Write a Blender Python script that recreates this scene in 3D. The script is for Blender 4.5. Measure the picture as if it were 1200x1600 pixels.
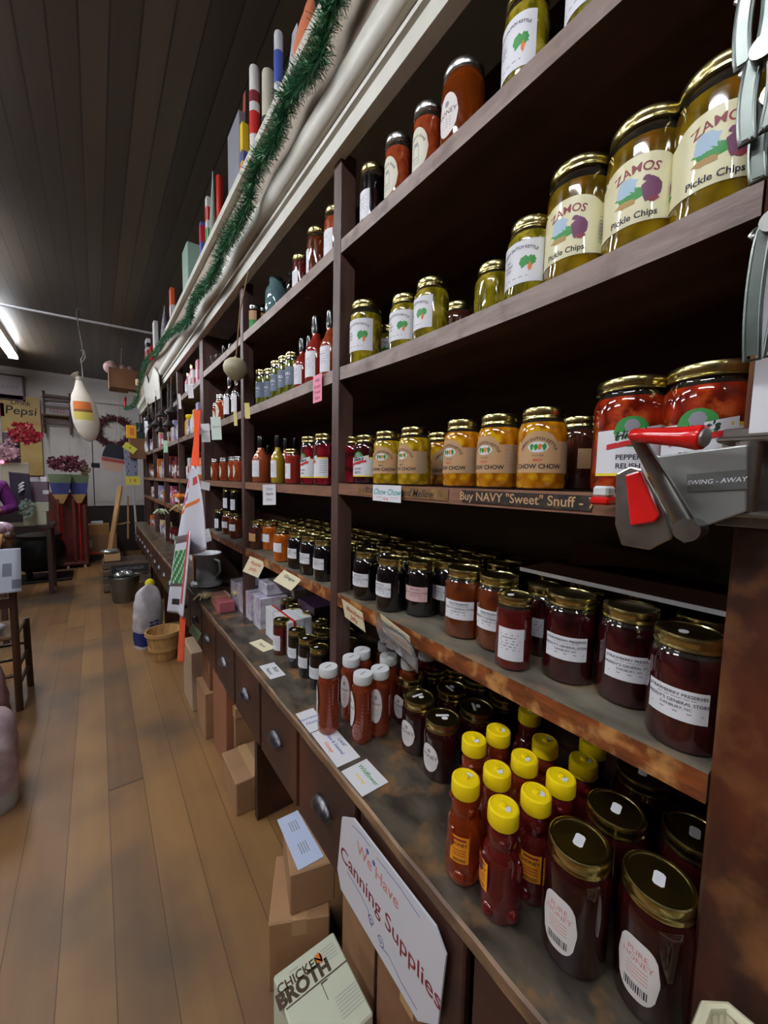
import bpy, math, random
from mathutils import Vector, Matrix
import numpy as np
random.seed(7)
for o in list(bpy.data.objects): bpy.data.objects.remove(o)
S = bpy.context.scene
C = S.collection
PI = math.pi

# ------------------------------------------------------------------ camera
H = 1.55
RM = np.array([[0.80107592, -0.0321592, 0.59769822], [-0.59821387, -0.07710312, 0.7976185], [0.02043363, -0.99650434, -0.08100353]])
cam = bpy.data.objects.new('camera', bpy.data.cameras.new('camera'))
C.objects.link(cam)
cam.data.sensor_fit = 'HORIZONTAL'; cam.data.sensor_width = 36; cam.data.lens = 18
cam.data.clip_start = 0.02
M = Matrix.Identity(4)
for i in range(3):
    M[i][0] = RM[i][0]; M[i][1] = -RM[i][1]; M[i][2] = -RM[i][2]
M[2][3] = H
cam.matrix_world = M
S.camera = cam

def ray(u, v):
    return RM @ np.array([u - 600.0, v - 800.0, 600.0])
def onX(u, v, X):
    r = ray(u, v); t = X / r[0]; return Vector((X, r[1] * t, r[2] * t + H))
def onY(u, v, Y):
    r = ray(u, v); t = Y / r[1]; return Vector((r[0] * t, Y, r[2] * t + H))
def onZ(u, v, Z):
    r = ray(u, v); t = (Z - H) / r[2]; return Vector((r[0] * t, r[1] * t, Z))

# ------------------------------------------------------------------ colour management, world, render hints
S.view_settings.view_transform = 'Standard'; S.view_settings.look = 'None'
S.view_settings.exposure = 0.0; S.view_settings.gamma = 1.0; S.view_settings.use_curve_mapping = False
W = bpy.data.worlds.new('world'); S.world = W; W.use_nodes = True
W.node_tree.nodes['Background'].inputs[0].default_value = (0.55, 0.62, 0.75, 1)
W.node_tree.nodes['Background'].inputs[1].default_value = 0.05
S.cycles.use_denoising = True
S.cycles.max_bounces = 8; S.cycles.diffuse_bounces = 4; S.cycles.glossy_bounces = 4; S.cycles.transmission_bounces = 6
S.cycles.sample_clamp_indirect = 6.0
TUBE_POWER = 92.0
# fluorescent fixtures: (x, y0, y1, z); first two: unseen row added for fill; last one in view
FIXTURES = [(-2.9, 1.2, 2.5, 3.25), (-2.9, 4.0, 5.3, 3.25), (-0.95, -2.6, -1.3, 3.25), (-0.95, -0.6, 0.7, 3.25), (-0.95, 1.5, 2.8, 3.25), (-0.95, 3.9, 5.2, 3.25), (-0.93, 6.45, 8.05, 3.27)]

# ------------------------------------------------------------------ materials
def c(r, g, b):
    f = lambda x: (x / 255) / 12.92 if x / 255 <= 0.04045 else ((x / 255 + 0.055) / 1.055) ** 2.4
    return (f(r), f(g), f(b), 1)
MATS = {}
def mat(name, col, rough=0.5, metal=0.0, col2=None, scale=8.0, stretch=(1, 1, 1), coat=0.0, trans=0.0, emit=0.0, bump=0.0,
        lo=0.35, hi=0.65, kind='noise', spec=0.5, ior=1.45, alpha=1.0, sheen=0.0, detail=4.0, col3=None, scale3=3.0, sss=0.0):
    if name in MATS: return MATS[name]
    m = bpy.data.materials.new(name); m.use_nodes = True; MATS[name] = m
    nt = m.node_tree; N = nt.nodes; L = nt.links; b = N['Principled BSDF']
    b.inputs['Base Color'].default_value = col
    b.inputs['Roughness'].default_value = rough; b.inputs['Metallic'].default_value = metal
    b.inputs['Coat Weight'].default_value = coat; b.inputs['Coat Roughness'].default_value = 0.03
    b.inputs['Transmission Weight'].default_value = trans; b.inputs['IOR'].default_value = ior
    b.inputs['Specular IOR Level'].default_value = spec; b.inputs['Alpha'].default_value = alpha
    b.inputs['Sheen Weight'].default_value = sheen
    if emit: b.inputs['Emission Color'].default_value = col; b.inputs['Emission Strength'].default_value = emit
    if col2 is not None or bump:
        tc = N.new('ShaderNodeTexCoord'); mp = N.new('ShaderNodeMapping'); mp.inputs['Scale'].default_value = stretch
        L.new(tc.outputs['Object'], mp.inputs['Vector'])
        if kind == 'voronoi':
            t = N.new('ShaderNodeTexVoronoi'); t.inputs['Scale'].default_value = scale; fac = t.outputs['Distance']
        else:
            t = N.new('ShaderNodeTexNoise'); t.inputs['Scale'].default_value = scale; t.inputs['Detail'].default_value = detail; fac = t.outputs['Fac']
        L.new(mp.outputs['Vector'], t.inputs['Vector'])
        if col2 is not None:
            r = N.new('ShaderNodeValToRGB'); r.color_ramp.elements[0].position = lo; r.color_ramp.elements[1].position = hi
            r.color_ramp.elements[0].color = col; r.color_ramp.elements[1].color = col2
            L.new(fac, r.inputs['Fac']); out = r.outputs['Color']
            if col3 is not None:
                t3 = N.new('ShaderNodeTexNoise'); t3.inputs['Scale'].default_value = scale3; t3.inputs['Detail'].default_value = 6
                L.new(tc.outputs['Object'], t3.inputs['Vector'])
                r3 = N.new('ShaderNodeValToRGB'); r3.color_ramp.elements[0].position = 0.52; r3.color_ramp.elements[1].position = 0.68
                L.new(t3.outputs['Fac'], r3.inputs['Fac'])
                mx = N.new('ShaderNodeMix'); mx.data_type = 'RGBA'
                L.new(r3.outputs['Color'], mx.inputs[0]); L.new(out, mx.inputs[6]); mx.inputs[7].default_value = col3
                out = mx.outputs[2]
            L.new(out, b.inputs['Base Color'])
        if bump:
            bp = N.new('ShaderNodeBump'); bp.inputs['Strength'].default_value = bump; bp.inputs['Distance'].default_value = 0.01
            L.new(fac, bp.inputs['Height']); L.new(bp.outputs['Normal'], b.inputs['Normal'])
    return m

def plank_mat(name, width, axis, cols, seam, rough, warp=0.0, grain=(30, 1.2), stain=None, coat=0.0, length=0.0, bumpy=0.3, sd=0.3):
    """boards running along the other axis: each board its own shade, dark seams, stretched grain"""
    m = bpy.data.materials.new(name); m.use_nodes = True; MATS[name] = m
    nt = m.node_tree; N = nt.nodes; L = nt.links; b = N['Principled BSDF']
    def math_(op, a, bb=None):
        n = N.new('ShaderNodeMath'); n.operation = op
        for i, v in enumerate((a, bb)):
            if v is None: continue
            if isinstance(v, (int, float)): n.inputs[i].default_value = v
            else: L.new(v, n.inputs[i])
        return n.outputs[0]
    tc = N.new('ShaderNodeTexCoord'); sp = N.new('ShaderNodeSeparateXYZ'); L.new(tc.outputs['Object'], sp.inputs[0])
    a = sp.outputs[axis]; q = math_('DIVIDE', a, width); idx = math_('FLOOR', q); fr = math_('FRACT', q)
    other = sp.outputs[1 - axis] if axis < 2 else sp.outputs[1]
    cell = idx
    wn = N.new('ShaderNodeTexWhiteNoise'); wn.noise_dimensions = '1D'
    if length:
        w0 = N.new('ShaderNodeTexWhiteNoise'); w0.noise_dimensions = '1D'; L.new(idx, w0.inputs['W'])
        oo = math_('ADD', math_('DIVIDE', other, length), w0.outputs['Value'])
        cell = math_('ADD', math_('MULTIPLY', idx, 13.7), math_('FLOOR', oo)); endf = math_('FRACT', oo)
    L.new(cell, wn.inputs['W'])
    mp = N.new('ShaderNodeMapping'); sc = [grain[1]] * 3; sc[axis] = grain[0]; mp.inputs['Scale'].default_value = sc
    L.new(tc.outputs['Object'], mp.inputs['Vector'])
    no = N.new('ShaderNodeTexNoise'); no.inputs['Scale'].default_value = 1.0; no.inputs['Detail'].default_value = 6; L.new(mp.outputs['Vector'], no.inputs['Vector'])
    f = math_('ADD', math_('MULTIPLY', wn.outputs['Value'], 0.55), math_('MULTIPLY', no.outputs['Fac'], 0.5))
    r = N.new('ShaderNodeValToRGB'); L.new(f, r.inputs['Fac'])
    r.color_ramp.elements[0].position = 0.1; r.color_ramp.elements[0].color = cols[0]
    r.color_ramp.elements[1].position = 0.9; r.color_ramp.elements[1].color = cols[-1]
    if len(cols) == 3:
        e = r.color_ramp.elements.new(0.5); e.color = cols[1]
    out = r.outputs['Color']
    if stain:
        t3 = N.new('ShaderNodeTexNoise'); t3.inputs['Scale'].default_value = stain[1]; t3.inputs['Detail'].default_value = 3; L.new(tc.outputs['Object'], t3.inputs['Vector'])
        r3 = N.new('ShaderNodeValToRGB'); r3.color_ramp.elements[0].position = 0.45; r3.color_ramp.elements[1].position = 0.7; L.new(t3.outputs['Fac'], r3.inputs['Fac'])
        mx = N.new('ShaderNodeMix'); mx.data_type = 'RGBA'; L.new(r3.outputs['Color'], mx.inputs[0]); L.new(out, mx.inputs[6]); mx.inputs[7].default_value = stain[0]; out = mx.outputs[2]
    s = math_('GREATER_THAN', math_('ABSOLUTE', math_('SUBTRACT', fr, 0.5)), 0.5 - seam)
    if length:
        s = math_('MAXIMUM', s, math_('GREATER_THAN', math_('ABSOLUTE', math_('SUBTRACT', endf, 0.5)), 0.5 - 0.0012))
    mx = N.new('ShaderNodeMix'); mx.data_type = 'RGBA'; L.new(s, mx.inputs[0]); L.new(out, mx.inputs[6])
    mx.inputs[7].default_value = (cols[0][0] * sd, cols[0][1] * sd, cols[0][2] * sd, 1)
    L.new(mx.outputs[2], b.inputs['Base Color']); b.inputs['Roughness'].default_value = rough; b.inputs['Coat Weight'].default_value = coat
    bp = N.new('ShaderNodeBump'); bp.inputs['Strength'].default_value = bumpy; bp.inputs['Distance'].default_value = 0.004
    L.new(math_('SUBTRACT', no.outputs['Fac'], s), bp.inputs['Height']); L.new(bp.outputs['Normal'], b.inputs['Normal'])
    return m

# ------------------------------------------------------------------ mesh builder
class MB:
    def __init__(s): s.v = []; s.f = []; s.m = []; s.sm = []
    def add(s, vs, fs, mi=0, smooth=False):
        n = len(s.v); s.v += [tuple(x) for x in vs]
        for f in fs: s.f.append(tuple(i + n for i in f)); s.m.append(mi); s.sm.append(smooth)
        return s
    def box(s, x0, x1, y0, y1, z0, z1, mi=0, T=None):
        vs = [Vector((x, y, z)) for z in (z0, z1) for y in (y0, y1) for x in (x0, x1)]
        if T is not None: vs = [T @ v for v in vs]
        return s.add(vs, [(0, 2, 3, 1), (4, 5, 7, 6), (0, 1, 5, 4), (1, 3, 7, 5), (3, 2, 6, 7), (2, 0, 4, 6)], mi)
    def bbox(s, x0, x1, y0, y1, z0, z1, b=0.002, mi=0, T=None):
        """box with chamfered edges"""
        vs = []; 
        import itertools
        X = (x0, x1); Y = (y0, y1); Z = (z0, z1)
        idx = {}
        for i, j, k in itertools.product((0, 1), repeat=3):
            sx, sy, sz = (1 - 2 * i), (1 - 2 * j), (1 - 2 * k)
            for a in range(3):
                p = [X[i] + sx * b, Y[j] + sy * b, Z[k] + sz * b]
                p[a] = (X[i], Y[j], Z[k])[a]
                idx[(i, j, k, a)] = len(vs); vs.append(Vector(p))
        fs = []
        for a in range(3):
            o = [d for d in range(3) if d != a]
            for side in (0, 1):
                q = []
                for (p, r) in ((0, 0), (1, 0), (1, 1), (0, 1)):
                    t = [0, 0, 0]; t[a] = side; t[o[0]] = p; t[o[1]] = r
                    q.append(idx[(t[0], t[1], t[2], a)])
                flip = (side == 0) != (a == 1)
                fs.append(tuple(reversed(q)) if flip else tuple(q))
        for a in range(3):      # edges parallel to axis a
            o = [d for d in range(3) if d != a]
            for p in (0, 1):
                for r in (0, 1):
                    t0 = [0, 0, 0]; t1 = [0, 0, 0]; t1[a] = 1
                    for t in (t0, t1): t[o[0]] = p; t[o[1]] = r
                    fs.append((idx[(*t0, o[0])], idx[(*t1, o[0])], idx[(*t1, o[1])], idx[(*t0, o[1])]))
        for i, j, k in itertools.product((0, 1), repeat=3):
            fs.append((idx[(i, j, k, 0)], idx[(i, j, k, 1)], idx[(i, j, k, 2)]))
        if T is not None: vs = [T @ v for v in vs]
        return s.add(vs, fs, mi)
    def lathe(s, prof, n=24, mi=0, T=None, smooth=True, sq=0.0, caps=True, mat_of=None):
        """prof [(r,z)], sq squares the section"""
        vs = []
        for r, z in prof:
            for k in range(n):
                a = 2 * PI * k / n; ca, sa = math.cos(a), math.sin(a)
                rr = r
                if sq: rr = r * (1 + sq * (1 / max(abs(ca), abs(sa)) - 1))
                vs.append(Vector((rr * ca, rr * sa, z)))
        if T is not None: vs = [T @ v for v in vs]
        base = len(s.v); s.v += [tuple(v) for v in vs]
        for i in range(len(prof) - 1):
            mm = mat_of(i) if mat_of else mi
            for k in range(n):
                s.f.append((base + i * n + k, base + i * n + (k + 1) % n, base + (i + 1) * n + (k + 1) % n, base + (i + 1) * n + k)); s.m.append(mm); s.sm.append(smooth)
        if caps:
            s.f.append(tuple(base + k for k in reversed(range(n)))); s.m.append(mat_of(0) if mat_of else mi); s.sm.append(False)
            q = base + (len(prof) - 1) * n
            s.f.append(tuple(q + k for k in range(n))); s.m.append(mat_of(len(prof) - 2) if mat_of else mi); s.sm.append(False)
        return s
    def cyl(s, p0, p1, r, r2=None, n=12, mi=0, smooth=True):
        p0, p1 = Vector(p0), Vector(p1); d = p1 - p0; q = d.to_track_quat('Z', 'Y').to_matrix().to_4x4(); q.translation = p0
        return s.lathe([(r, 0), (r if r2 is None else r2, d.length)], n, mi, q, smooth)
    def ball(s, ctr, r, n=12, mi=0, sc=(1, 1, 1), rot=None):
        prof = [(max(1e-5, r * math.sin(PI * i / n)), -r * math.cos(PI * i / n)) for i in range(n + 1)]
        T = Matrix.Translation(Vector(ctr)) @ (rot.to_4x4() if rot is not None else Matrix.Identity(4)) @ Matrix.Diagonal((*sc, 1))
        return s.lathe(prof, n + 2, mi, T, True, caps=False)
    def tube(s, pts, r, n=8, mi=0, closed=False, rf=None, flat=1.0):
        pts = [Vector(p) for p in pts]; m = len(pts); base = len(s.v); up = Vector((0, 0, 1)); prev = None
        for i, p in enumerate(pts):
            if closed: t = pts[(i + 1) % m] - pts[i - 1]
            else: t = pts[min(i + 1, m - 1)] - pts[max(i - 1, 0)]
            t.normalize()
            a = prev if prev is not None else (up if abs(t.z) < 0.9 else Vector((1, 0, 0)))
            u = (a - t * a.dot(t)).normalized(); w = t.cross(u); prev = u
            rr = r if rf is None else r * rf(i / (m - 1))
            for k in range(n):
                th = 2 * PI * k / n; s.v.append(tuple(p + u * math.cos(th) * rr + w * math.sin(th) * rr * flat))
        for i in range(m if closed else m - 1):
            j = (i + 1) % m
            for k in range(n):
                s.f.append((base + i * n + k, base + i * n + (k + 1) % n, base + j * n + (k + 1) % n, base + j * n + k)); s.m.append(mi); s.sm.append(True)
        if not closed:
            s.f.append(tuple(base + k for k in reversed(range(n)))); s.m.append(mi); s.sm.append(False)
            s.f.append(tuple(base + (m - 1) * n + k for k in range(n))); s.m.append(mi); s.sm.append(False)
        return s
    def prism(s, poly, d, T=None, mi=0, mside=None):
        """poly in local XY extruded by d along local Z"""
        n = len(poly); vs = [Vector((x, y, 0)) for x, y in poly] + [Vector((x, y, d)) for x, y in poly]
        if T is not None: vs = [T @ v for v in vs]
        b = len(s.v); s.v += [tuple(v) for v in vs]
        s.f.append(tuple(b + k for k in reversed(range(n)))); s.m.append(mi); s.sm.append(False)
        s.f.append(tuple(b + n + k for k in range(n))); s.m.append(mi); s.sm.append(False)
        for k in range(n):
            s.f.append((b + k, b + (k + 1) % n, b + n + (k + 1) % n, b + n + k)); s.m.append(mi if mside is None else mside); s.sm.append(False)
        return s
    def grid(s, fn, nu, nv, mi=0, smooth=True):
        b = len(s.v)
        for j in range(nv + 1):
            for i in range(nu + 1): s.v.append(tuple(fn(i / nu, j / nv)))
        for j in range(nv):
            for i in range(nu):
                a = b + j * (nu + 1) + i; s.f.append((a, a + 1, a + nu + 2, a + nu + 1)); s.m.append(mi); s.sm.append(smooth)
        return s
    def mesh(s, name, mats):
        me = bpy.data.meshes.new(name); me.from_pydata(s.v, [], s.f)
        for m in mats: me.materials.append(m)
        me.polygons.foreach_set('material_index', s.m); me.polygons.foreach_set('use_smooth', s.sm); me.update()
        if any(s.sm): me.set_sharp_from_angle(angle=math.radians(38))
        return me
    def build(s, name, mats, parent=None, loc=None):
        if not isinstance(mats, (list, tuple)): mats = [mats]
        return link(name, s.mesh(name, mats), parent, loc)
def link(name, me, parent=None, loc=None, rz=0.0):
    o = bpy.data.objects.new(name, me); C.objects.link(o)
    if parent is not None: o.parent = parent
    if loc is not None: o.location = loc
    if rz: o.rotation_euler.z = rz
    return o
def tag(o, label=None, cat=None, group=None, kind=None):
    if label: o['label'] = label
    if cat: o['category'] = cat
    if group: o['group'] = group
    if kind: o['kind'] = kind
    return o
def empty(name, loc, label, cat, group=None, rz=0.0):
    o = bpy.data.objects.new(name, None); C.objects.link(o); o.location = loc; o.rotation_euler.z = rz; o.empty_display_size = 0.02
    return tag(o, label, cat, group)
def solid(o, t, offset=-1):
    m = o.modifiers.new('thick', 'SOLIDIFY'); m.thickness = t; m.offset = offset; return o

# ------------------------------------------------------------------ lettering
_TX = {}
def text2d(s, size=1.0, shear=0.0, bold=0.0, align='CENTER'):
    k = (s, shear, bold, align)
    if k not in _TX:
        cu = bpy.data.curves.new('t', 'FONT'); cu.body = s; cu.size = 1.0; cu.shear = shear; cu.resolution_u = 3; cu.offset = bold
        cu.align_x = align; cu.align_y = 'CENTER'; cu.fill_mode = 'FRONT'
        ob = bpy.data.objects.new('t', cu); me = bpy.data.meshes.new_from_object(ob)
        _TX[k] = ([(v.co.x, v.co.y) for v in me.vertices], [tuple(p.vertices) for p in me.polygons])
        bpy.data.objects.remove(ob); bpy.data.curves.remove(cu); bpy.data.meshes.remove(me)
    vs, fs = _TX[k]
    return [(x * size, y * size) for x, y in vs], fs
def put_text(mb, s, size, fn, x=0, y=0, mi=1, shear=0.0, bold=0.0, align='CENTER', arc=0.0, rot=0.0, sx=1.0):
    """fn maps label-plane (x,y) to 3D; arc bends the line upward at its middle"""
    vs, fs = text2d(s, size, shear, bold, align); ca, sa = math.cos(rot), math.sin(rot); out = []
    for a, b in vs:
        a *= sx
        if arc:
            th = a / arc; a, b = (arc + b) * math.sin(th), (arc + b) * math.cos(th) - arc
        out.append(fn(x + a * ca - b * sa, y + a * sa + b * ca))
    mb.add(out, fs, mi)
def put_poly(mb, poly, fn, mi):
    """star shaped patch in rings, so that it follows a curved label"""
    if len(poly) < 9: poly = [(a[0] + (b[0] - a[0]) * k / 7, a[1] + (b[1] - a[1]) * k / 7) for a, b in zip(poly, poly[1:] + poly[:1]) for k in range(7)]
    n = len(poly); cx = sum(p[0] for p in poly) / n; cy = sum(p[1] for p in poly) / n; b = len(mb.v)
    mb.v.append(tuple(fn(cx, cy)))
    for k in (1 / 3, 2 / 3, 1.0):
        for x, y in poly: mb.v.append(tuple(fn(cx + (x - cx) * k, cy + (y - cy) * k)))
    for i in range(n):
        j = (i + 1) % n; mb.f.append((b, b + 1 + i, b + 1 + j)); mb.m.append(mi); mb.sm.append(False)
        for r in (0, 1):
            p = b + 1 + r * n; mb.f.append((p + i, p + n + i, p + n + j, p + j)); mb.m.append(mi); mb.sm.append(False)
def ell(cx, cy, rx, ry, n=20, a0=0.0): return [(cx + rx * math.cos(a0 + 2 * PI * k / n), cy + ry * math.sin(a0 + 2 * PI * k / n)) for k in range(n)]
def rect(x0, x1, y0, y1): return [(x0, y0), (x1, y0), (x1, y1), (x0, y1)]
def blob(cx, cy, rx, ry, n=14, seed=1, j=0.25):
    rr = random.Random(seed); return [(cx + rx * (1 - j * rr.random()) * math.cos(2 * PI * k / n), cy + ry * (1 - j * rr.random()) * math.sin(2 * PI * k / n)) for k in range(n)]

def strip(mb, x0, x1, ylo, yhi, fn, mi=0, n=12):
    """a patch on a curved label, cut in columns so that it follows the curve"""
    b = len(mb.v)
    for i in range(n + 1):
        x = x0 + (x1 - x0) * i / n; a, d = ylo(x), yhi(x); mb.v.append(tuple(fn(x, a))); mb.v.append(tuple(fn(x, d)))
    for i in range(n):
        mb.f.append((b + 2 * i, b + 2 * i + 2, b + 2 * i + 3, b + 2 * i + 1)); mb.m.append(mi); mb.sm.append(True)
def oval(mb, cx, cy, rx, ry, fn, mi=0, n=14):
    h = lambda x: ry * math.sqrt(max(0.0, 1 - ((x - cx) / rx) ** 2))
    strip(mb, cx - rx * 0.999, cx + rx * 0.999, lambda x: cy - h(x), lambda x: cy + h(x), fn, mi, n)
def bar(mb, x0, x1, y0, y1, fn, mi=0, n=6): strip(mb, x0, x1, lambda x: y0, lambda x: y1, fn, mi, n)

# ================================================================== THE SETTING
m_wood = mat('shelf_wood', c(58, 36, 30), 0.5, col2=c(92, 62, 52), scale=3, stretch=(6, 0.8, 6), lo=.3, hi=.75, bump=.25, col3=c(44, 28, 24), scale3=2.5)
m_woodv = mat('upright_wood', c(62, 40, 36), 0.45, col2=c(98, 72, 66), scale=3, stretch=(8, 8, 0.8), lo=.3, hi=.75, bump=.25)
m_post = mat('corner_post_wood', c(84, 40, 24), 0.4, col2=c(50, 30, 24), scale=7, stretch=(3, 3, 0.8), lo=.35, hi=.65, bump=.4, col3=c(118, 76, 44), scale3=12)
m_back = mat('shelf_back_wood', c(44, 25, 18), 0.5, col2=c(70, 42, 28), scale=2, stretch=(4, 0.7, 9), lo=.3, hi=.7, bump=.2)
m_jamlip = mat('worn_shelf_edge', c(138, 72, 34), 0.4, col2=c(78, 42, 26), scale=12, stretch=(4, 1.2, 4), lo=.35, hi=.7, bump=.4, col3=c(186, 132, 76), scale3=26)
m_top = mat('worn_counter_top', c(86, 78, 66), 0.36, col2=c(50, 44, 38), scale=13, stretch=(1.5, .7, 1), lo=.38, hi=.62, bump=.2, col3=c(134, 98, 64), scale3=13)
m_shelftop = mat('grey_shelf_board', c(124, 118, 102), 0.5, col2=c(74, 68, 60), scale=11, stretch=(1.5, .7, 1), lo=.35, hi=.65, bump=.2, col3=c(140, 114, 84), scale3=14)
m_front = mat('drawer_front_wood', c(64, 36, 26), 0.42, col2=c(42, 26, 22), scale=3, stretch=(5, 1.0, 5), lo=.3, hi=.7, bump=.2, col3=c(86, 44, 28), scale3=3)
m_edge = mat('chipped_edge', c(94, 70, 54), 0.5, col2=c(150, 118, 86), scale=14, stretch=(1, .5, 1), lo=.45, hi=.7, bump=.5)
m_white = mat('cornice_white_paint', c(214, 214, 204), 0.42, col2=c(196, 194, 182), scale=6, lo=.3, hi=.7)
m_beige = mat('cornice_beige_paint', c(164, 150, 134), 0.5, col2=c(150, 136, 120), scale=5, lo=.3, hi=.7)
m_wall = mat('white_board_wall', c(205, 200, 195), 0.55, col2=c(190, 186, 184), scale=3, lo=.3, hi=.7)
m_far = mat('brown_board_wall', c(92, 70, 56), .7, col2=c(70, 52, 42), scale=3)
m_dark = mat('dark_wainscot', c(40, 30, 28), 0.6)
m_floor = plank_mat('floor_planks', 0.145, 0, [c(104, 73, 44), c(133, 96, 58), c(157, 117, 70)], 0.009, 0.45, grain=(16, 1.1), stain=(c(72, 64, 56), 1.1), length=5.3, bumpy=.15, sd=.55)
m_ceil = plank_mat('ceiling_boards', 0.105, 0, [c(56, 49, 43), c(68, 60, 52), c(90, 79, 62)], 0.035, 0.4, grain=(20, 1.0), sd=.4)

XR = 1.02
MB().add([(-4, -3.5, 0), (XR, -3.5, 0), (XR, 9.45, 0), (-4, 9.45, 0)], [(0, 1, 2, 3)]).build('floor', m_floor)['kind'] = 'structure'
MB().box(-4, XR + .1, -3.5, 9.55, 3.4, 3.5).build('ceiling', m_ceil)['kind'] = 'structure'
MB().box(-4.1, XR + .1, 9.45, 9.55, 0, 3.4).build('wall_back', m_wall)['kind'] = 'structure'
MB().box(XR, XR + .1, -3.5, 9.45, 0, 3.4).build('wall_right', m_back)['kind'] = 'structure'
MB().box(-4.1, -4, -3.5, 9.45, 0, 3.4).build('wall_left', m_far)['kind'] = 'structure'
MB().box(-4.1, XR + .1, -3.6, -3.5, 0, 3.4).build('wall_front', m_far)['kind'] = 'structure'
MB().box(-4, XR, 9.42, 9.449, 0, .93).build('baseboard_back', m_dark)['kind'] = 'structure'
MB().box(-4, XR, 9.43, 9.449, 3.32, 3.398).build('trim_1', m_wall)['kind'] = 'structure'
# double door in the far wall
bm_black = mat('black_iron', c(22, 22, 24), 0.45, metal=.4)
a = onY(62, 640, 9.4); b_ = onY(142, 640, 9.4); d_ = onY(214, 640, 9.4)
mb = MB()
for x0, x1 in ((b_.x - .62, b_.x - .006), (b_.x + .006, b_.x + .97)):
    mb.bbox(x0, x1, 9.40, 9.43, .94, 2.93, .004)
    for z0, z1 in ((1.02, 1.78), (1.9, 2.85)):
        for xa, xb in ((x0 + .09, (x0 + x1) / 2 - .03), ((x0 + x1) / 2 + .03, x1 - .09)):
            mb.bbox(xa, xb, 9.394, 9.402, z0, z1, .003)
dr = mb.build('door_1', m_wall); dr['kind'] = 'structure'
MB().bbox(b_.x - .03, b_.x + .10, 9.375, 9.399, 1.70, 1.78, .004).build('latch', bm_black, dr)
MB().box(b_.x - .006, b_.x + .006, 9.401, 9.428, .94, 2.93).build('gap_strip', bm_black, dr)
MB().bbox(b_.x - .72, b_.x + 1.07, 9.39, 9.43, 2.94, 3.03, .004).build('lintel', m_wall, dr)

# fluorescent fixtures, the added fill row included
m_tube = mat('tube_glow', (0.93, 0.96, 1.0, 1), emit=TUBE_POWER)
m_enam = mat('white_enamel', c(225, 225, 225), 0.35)
for i, (x, y0, y1, z) in enumerate(FIXTURES):
    f = empty('fluorescent_light', (x, (y0 + y1) / 2, z), ['bare fluorescent strip light in the left hand row, nearer the shop front', 'bare fluorescent strip light in the left hand row, deepest in the shop', 'bare fluorescent strip light on the ceiling above the front of the shop', 'bare fluorescent strip light on the ceiling beside the near shelves',
        'bare fluorescent strip light on the ceiling just behind the near one', 'bare fluorescent strip light on the ceiling halfway down the aisle', 'bright fluorescent strip light on the ceiling near the far wall'][i], 'light', 'fluorescent strip lights')
    h = (y1 - y0) / 2
    MB().bbox(-.05, .05, -h, h, .02, .15, .006).build('housing', m_enam, f)
    for sx in (-.035, .035): MB().cyl((sx, -h + .03, 0), (sx, h - .03, 0), .016).build('tube', m_tube, f)
    for sy in (-h + .015, h - .015): MB().bbox(-.055, .055, sy - .012, sy + .012, -.025, .03, .003).build('end_cap', m_enam, f)

# ================================================================== SHELVING UNIT
XF, XB = 0.60, 1.0
LV = dict(top=2.255, mid=1.89, chow=1.54, jam=1.193, ctr=.83)
YP = [0.02, 1.06, 2.0, 2.92, 3.88, 4.82, 5.76, 6.68, 7.1]      # uprights
unit = empty('shelving_unit', (XF, 0, 0), 'tall dark brown wooden wall shelving with white painted cornice full of jars', 'shelving')
def U(mb, name, mats):
    o = mb.build(name, mats, unit); o.location = (-XF, 0, 0); return o
# uprights
U(MB().bbox(XF - .002, XB, -.03, .113, .83, 2.5, .004), 'upright', m_post)
for i, y in enumerate(YP[1:-1]):
    if i == 2 - 0:  # full partition between the third and fourth bays
        U(MB().bbox(XF - .003, XB, y - .06, y + .035, .83, 2.5, .002), 'partition', m_woodv)
    elif y > 2.5: U(MB().bbox(XF - .003, XF + .045, y - .02, y + .02, .83, 2.5, .002), 'upright', m_woodv)
    else: U(MB().bbox(XF - .003, XF + .05, y - .022, y + .02, .83, 2.5, .002), 'upright', m_woodv)
U(MB().bbox(XF - .003, XB, 7.06, 7.12, .83, 2.5, .002), 'partition', m_woodv)
# shelves, each bay its own board, upper ones sagging a little
def shelf(y0, y1, z, th, sag, mats, x0=XF, n=10):
    mb = MB(); b = 0
    for i in range(n + 1):
        t = i / n; y = y0 + (y1 - y0) * t; dz = -sag * 4 * t * (1 - t)
        for X, Z in ((x0, z + dz - th), (x0, z + dz), (XB, z + dz), (XB, z + dz - th)): mb.v.append((X, y, Z))
    for i in range(n):
        q = 4 * i
        for k in range(4):
            mb.f.append((q + k, q + 4 + k, q + 4 + (k + 1) % 4, q + (k + 1) % 4)); mb.m.append(1 if k == 0 else (2 if k == 1 else 0)); mb.sm.append(False)
    mb.f += [(3, 2, 1, 0), (4 * n, 4 * n + 1, 4 * n + 2, 4 * n + 3)]; mb.m += [0, 0]; mb.sm += [False, False]
    return U(mb, 'shelf', mats)
m_lip = mat('grey_brown_shelf_lip', c(152, 132, 124), 0.45, col2=c(116, 96, 90), scale=9, stretch=(4, 1, 4), lo=.3, hi=.75, bump=.3, col3=c(100, 78, 70), scale3=14)
m_liplow = mat('brown_shelf_lip', c(140, 98, 74), 0.5, col2=c(104, 70, 54), scale=9, stretch=(4, 1, 4), lo=.3, hi=.75, bump=.3)
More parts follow.
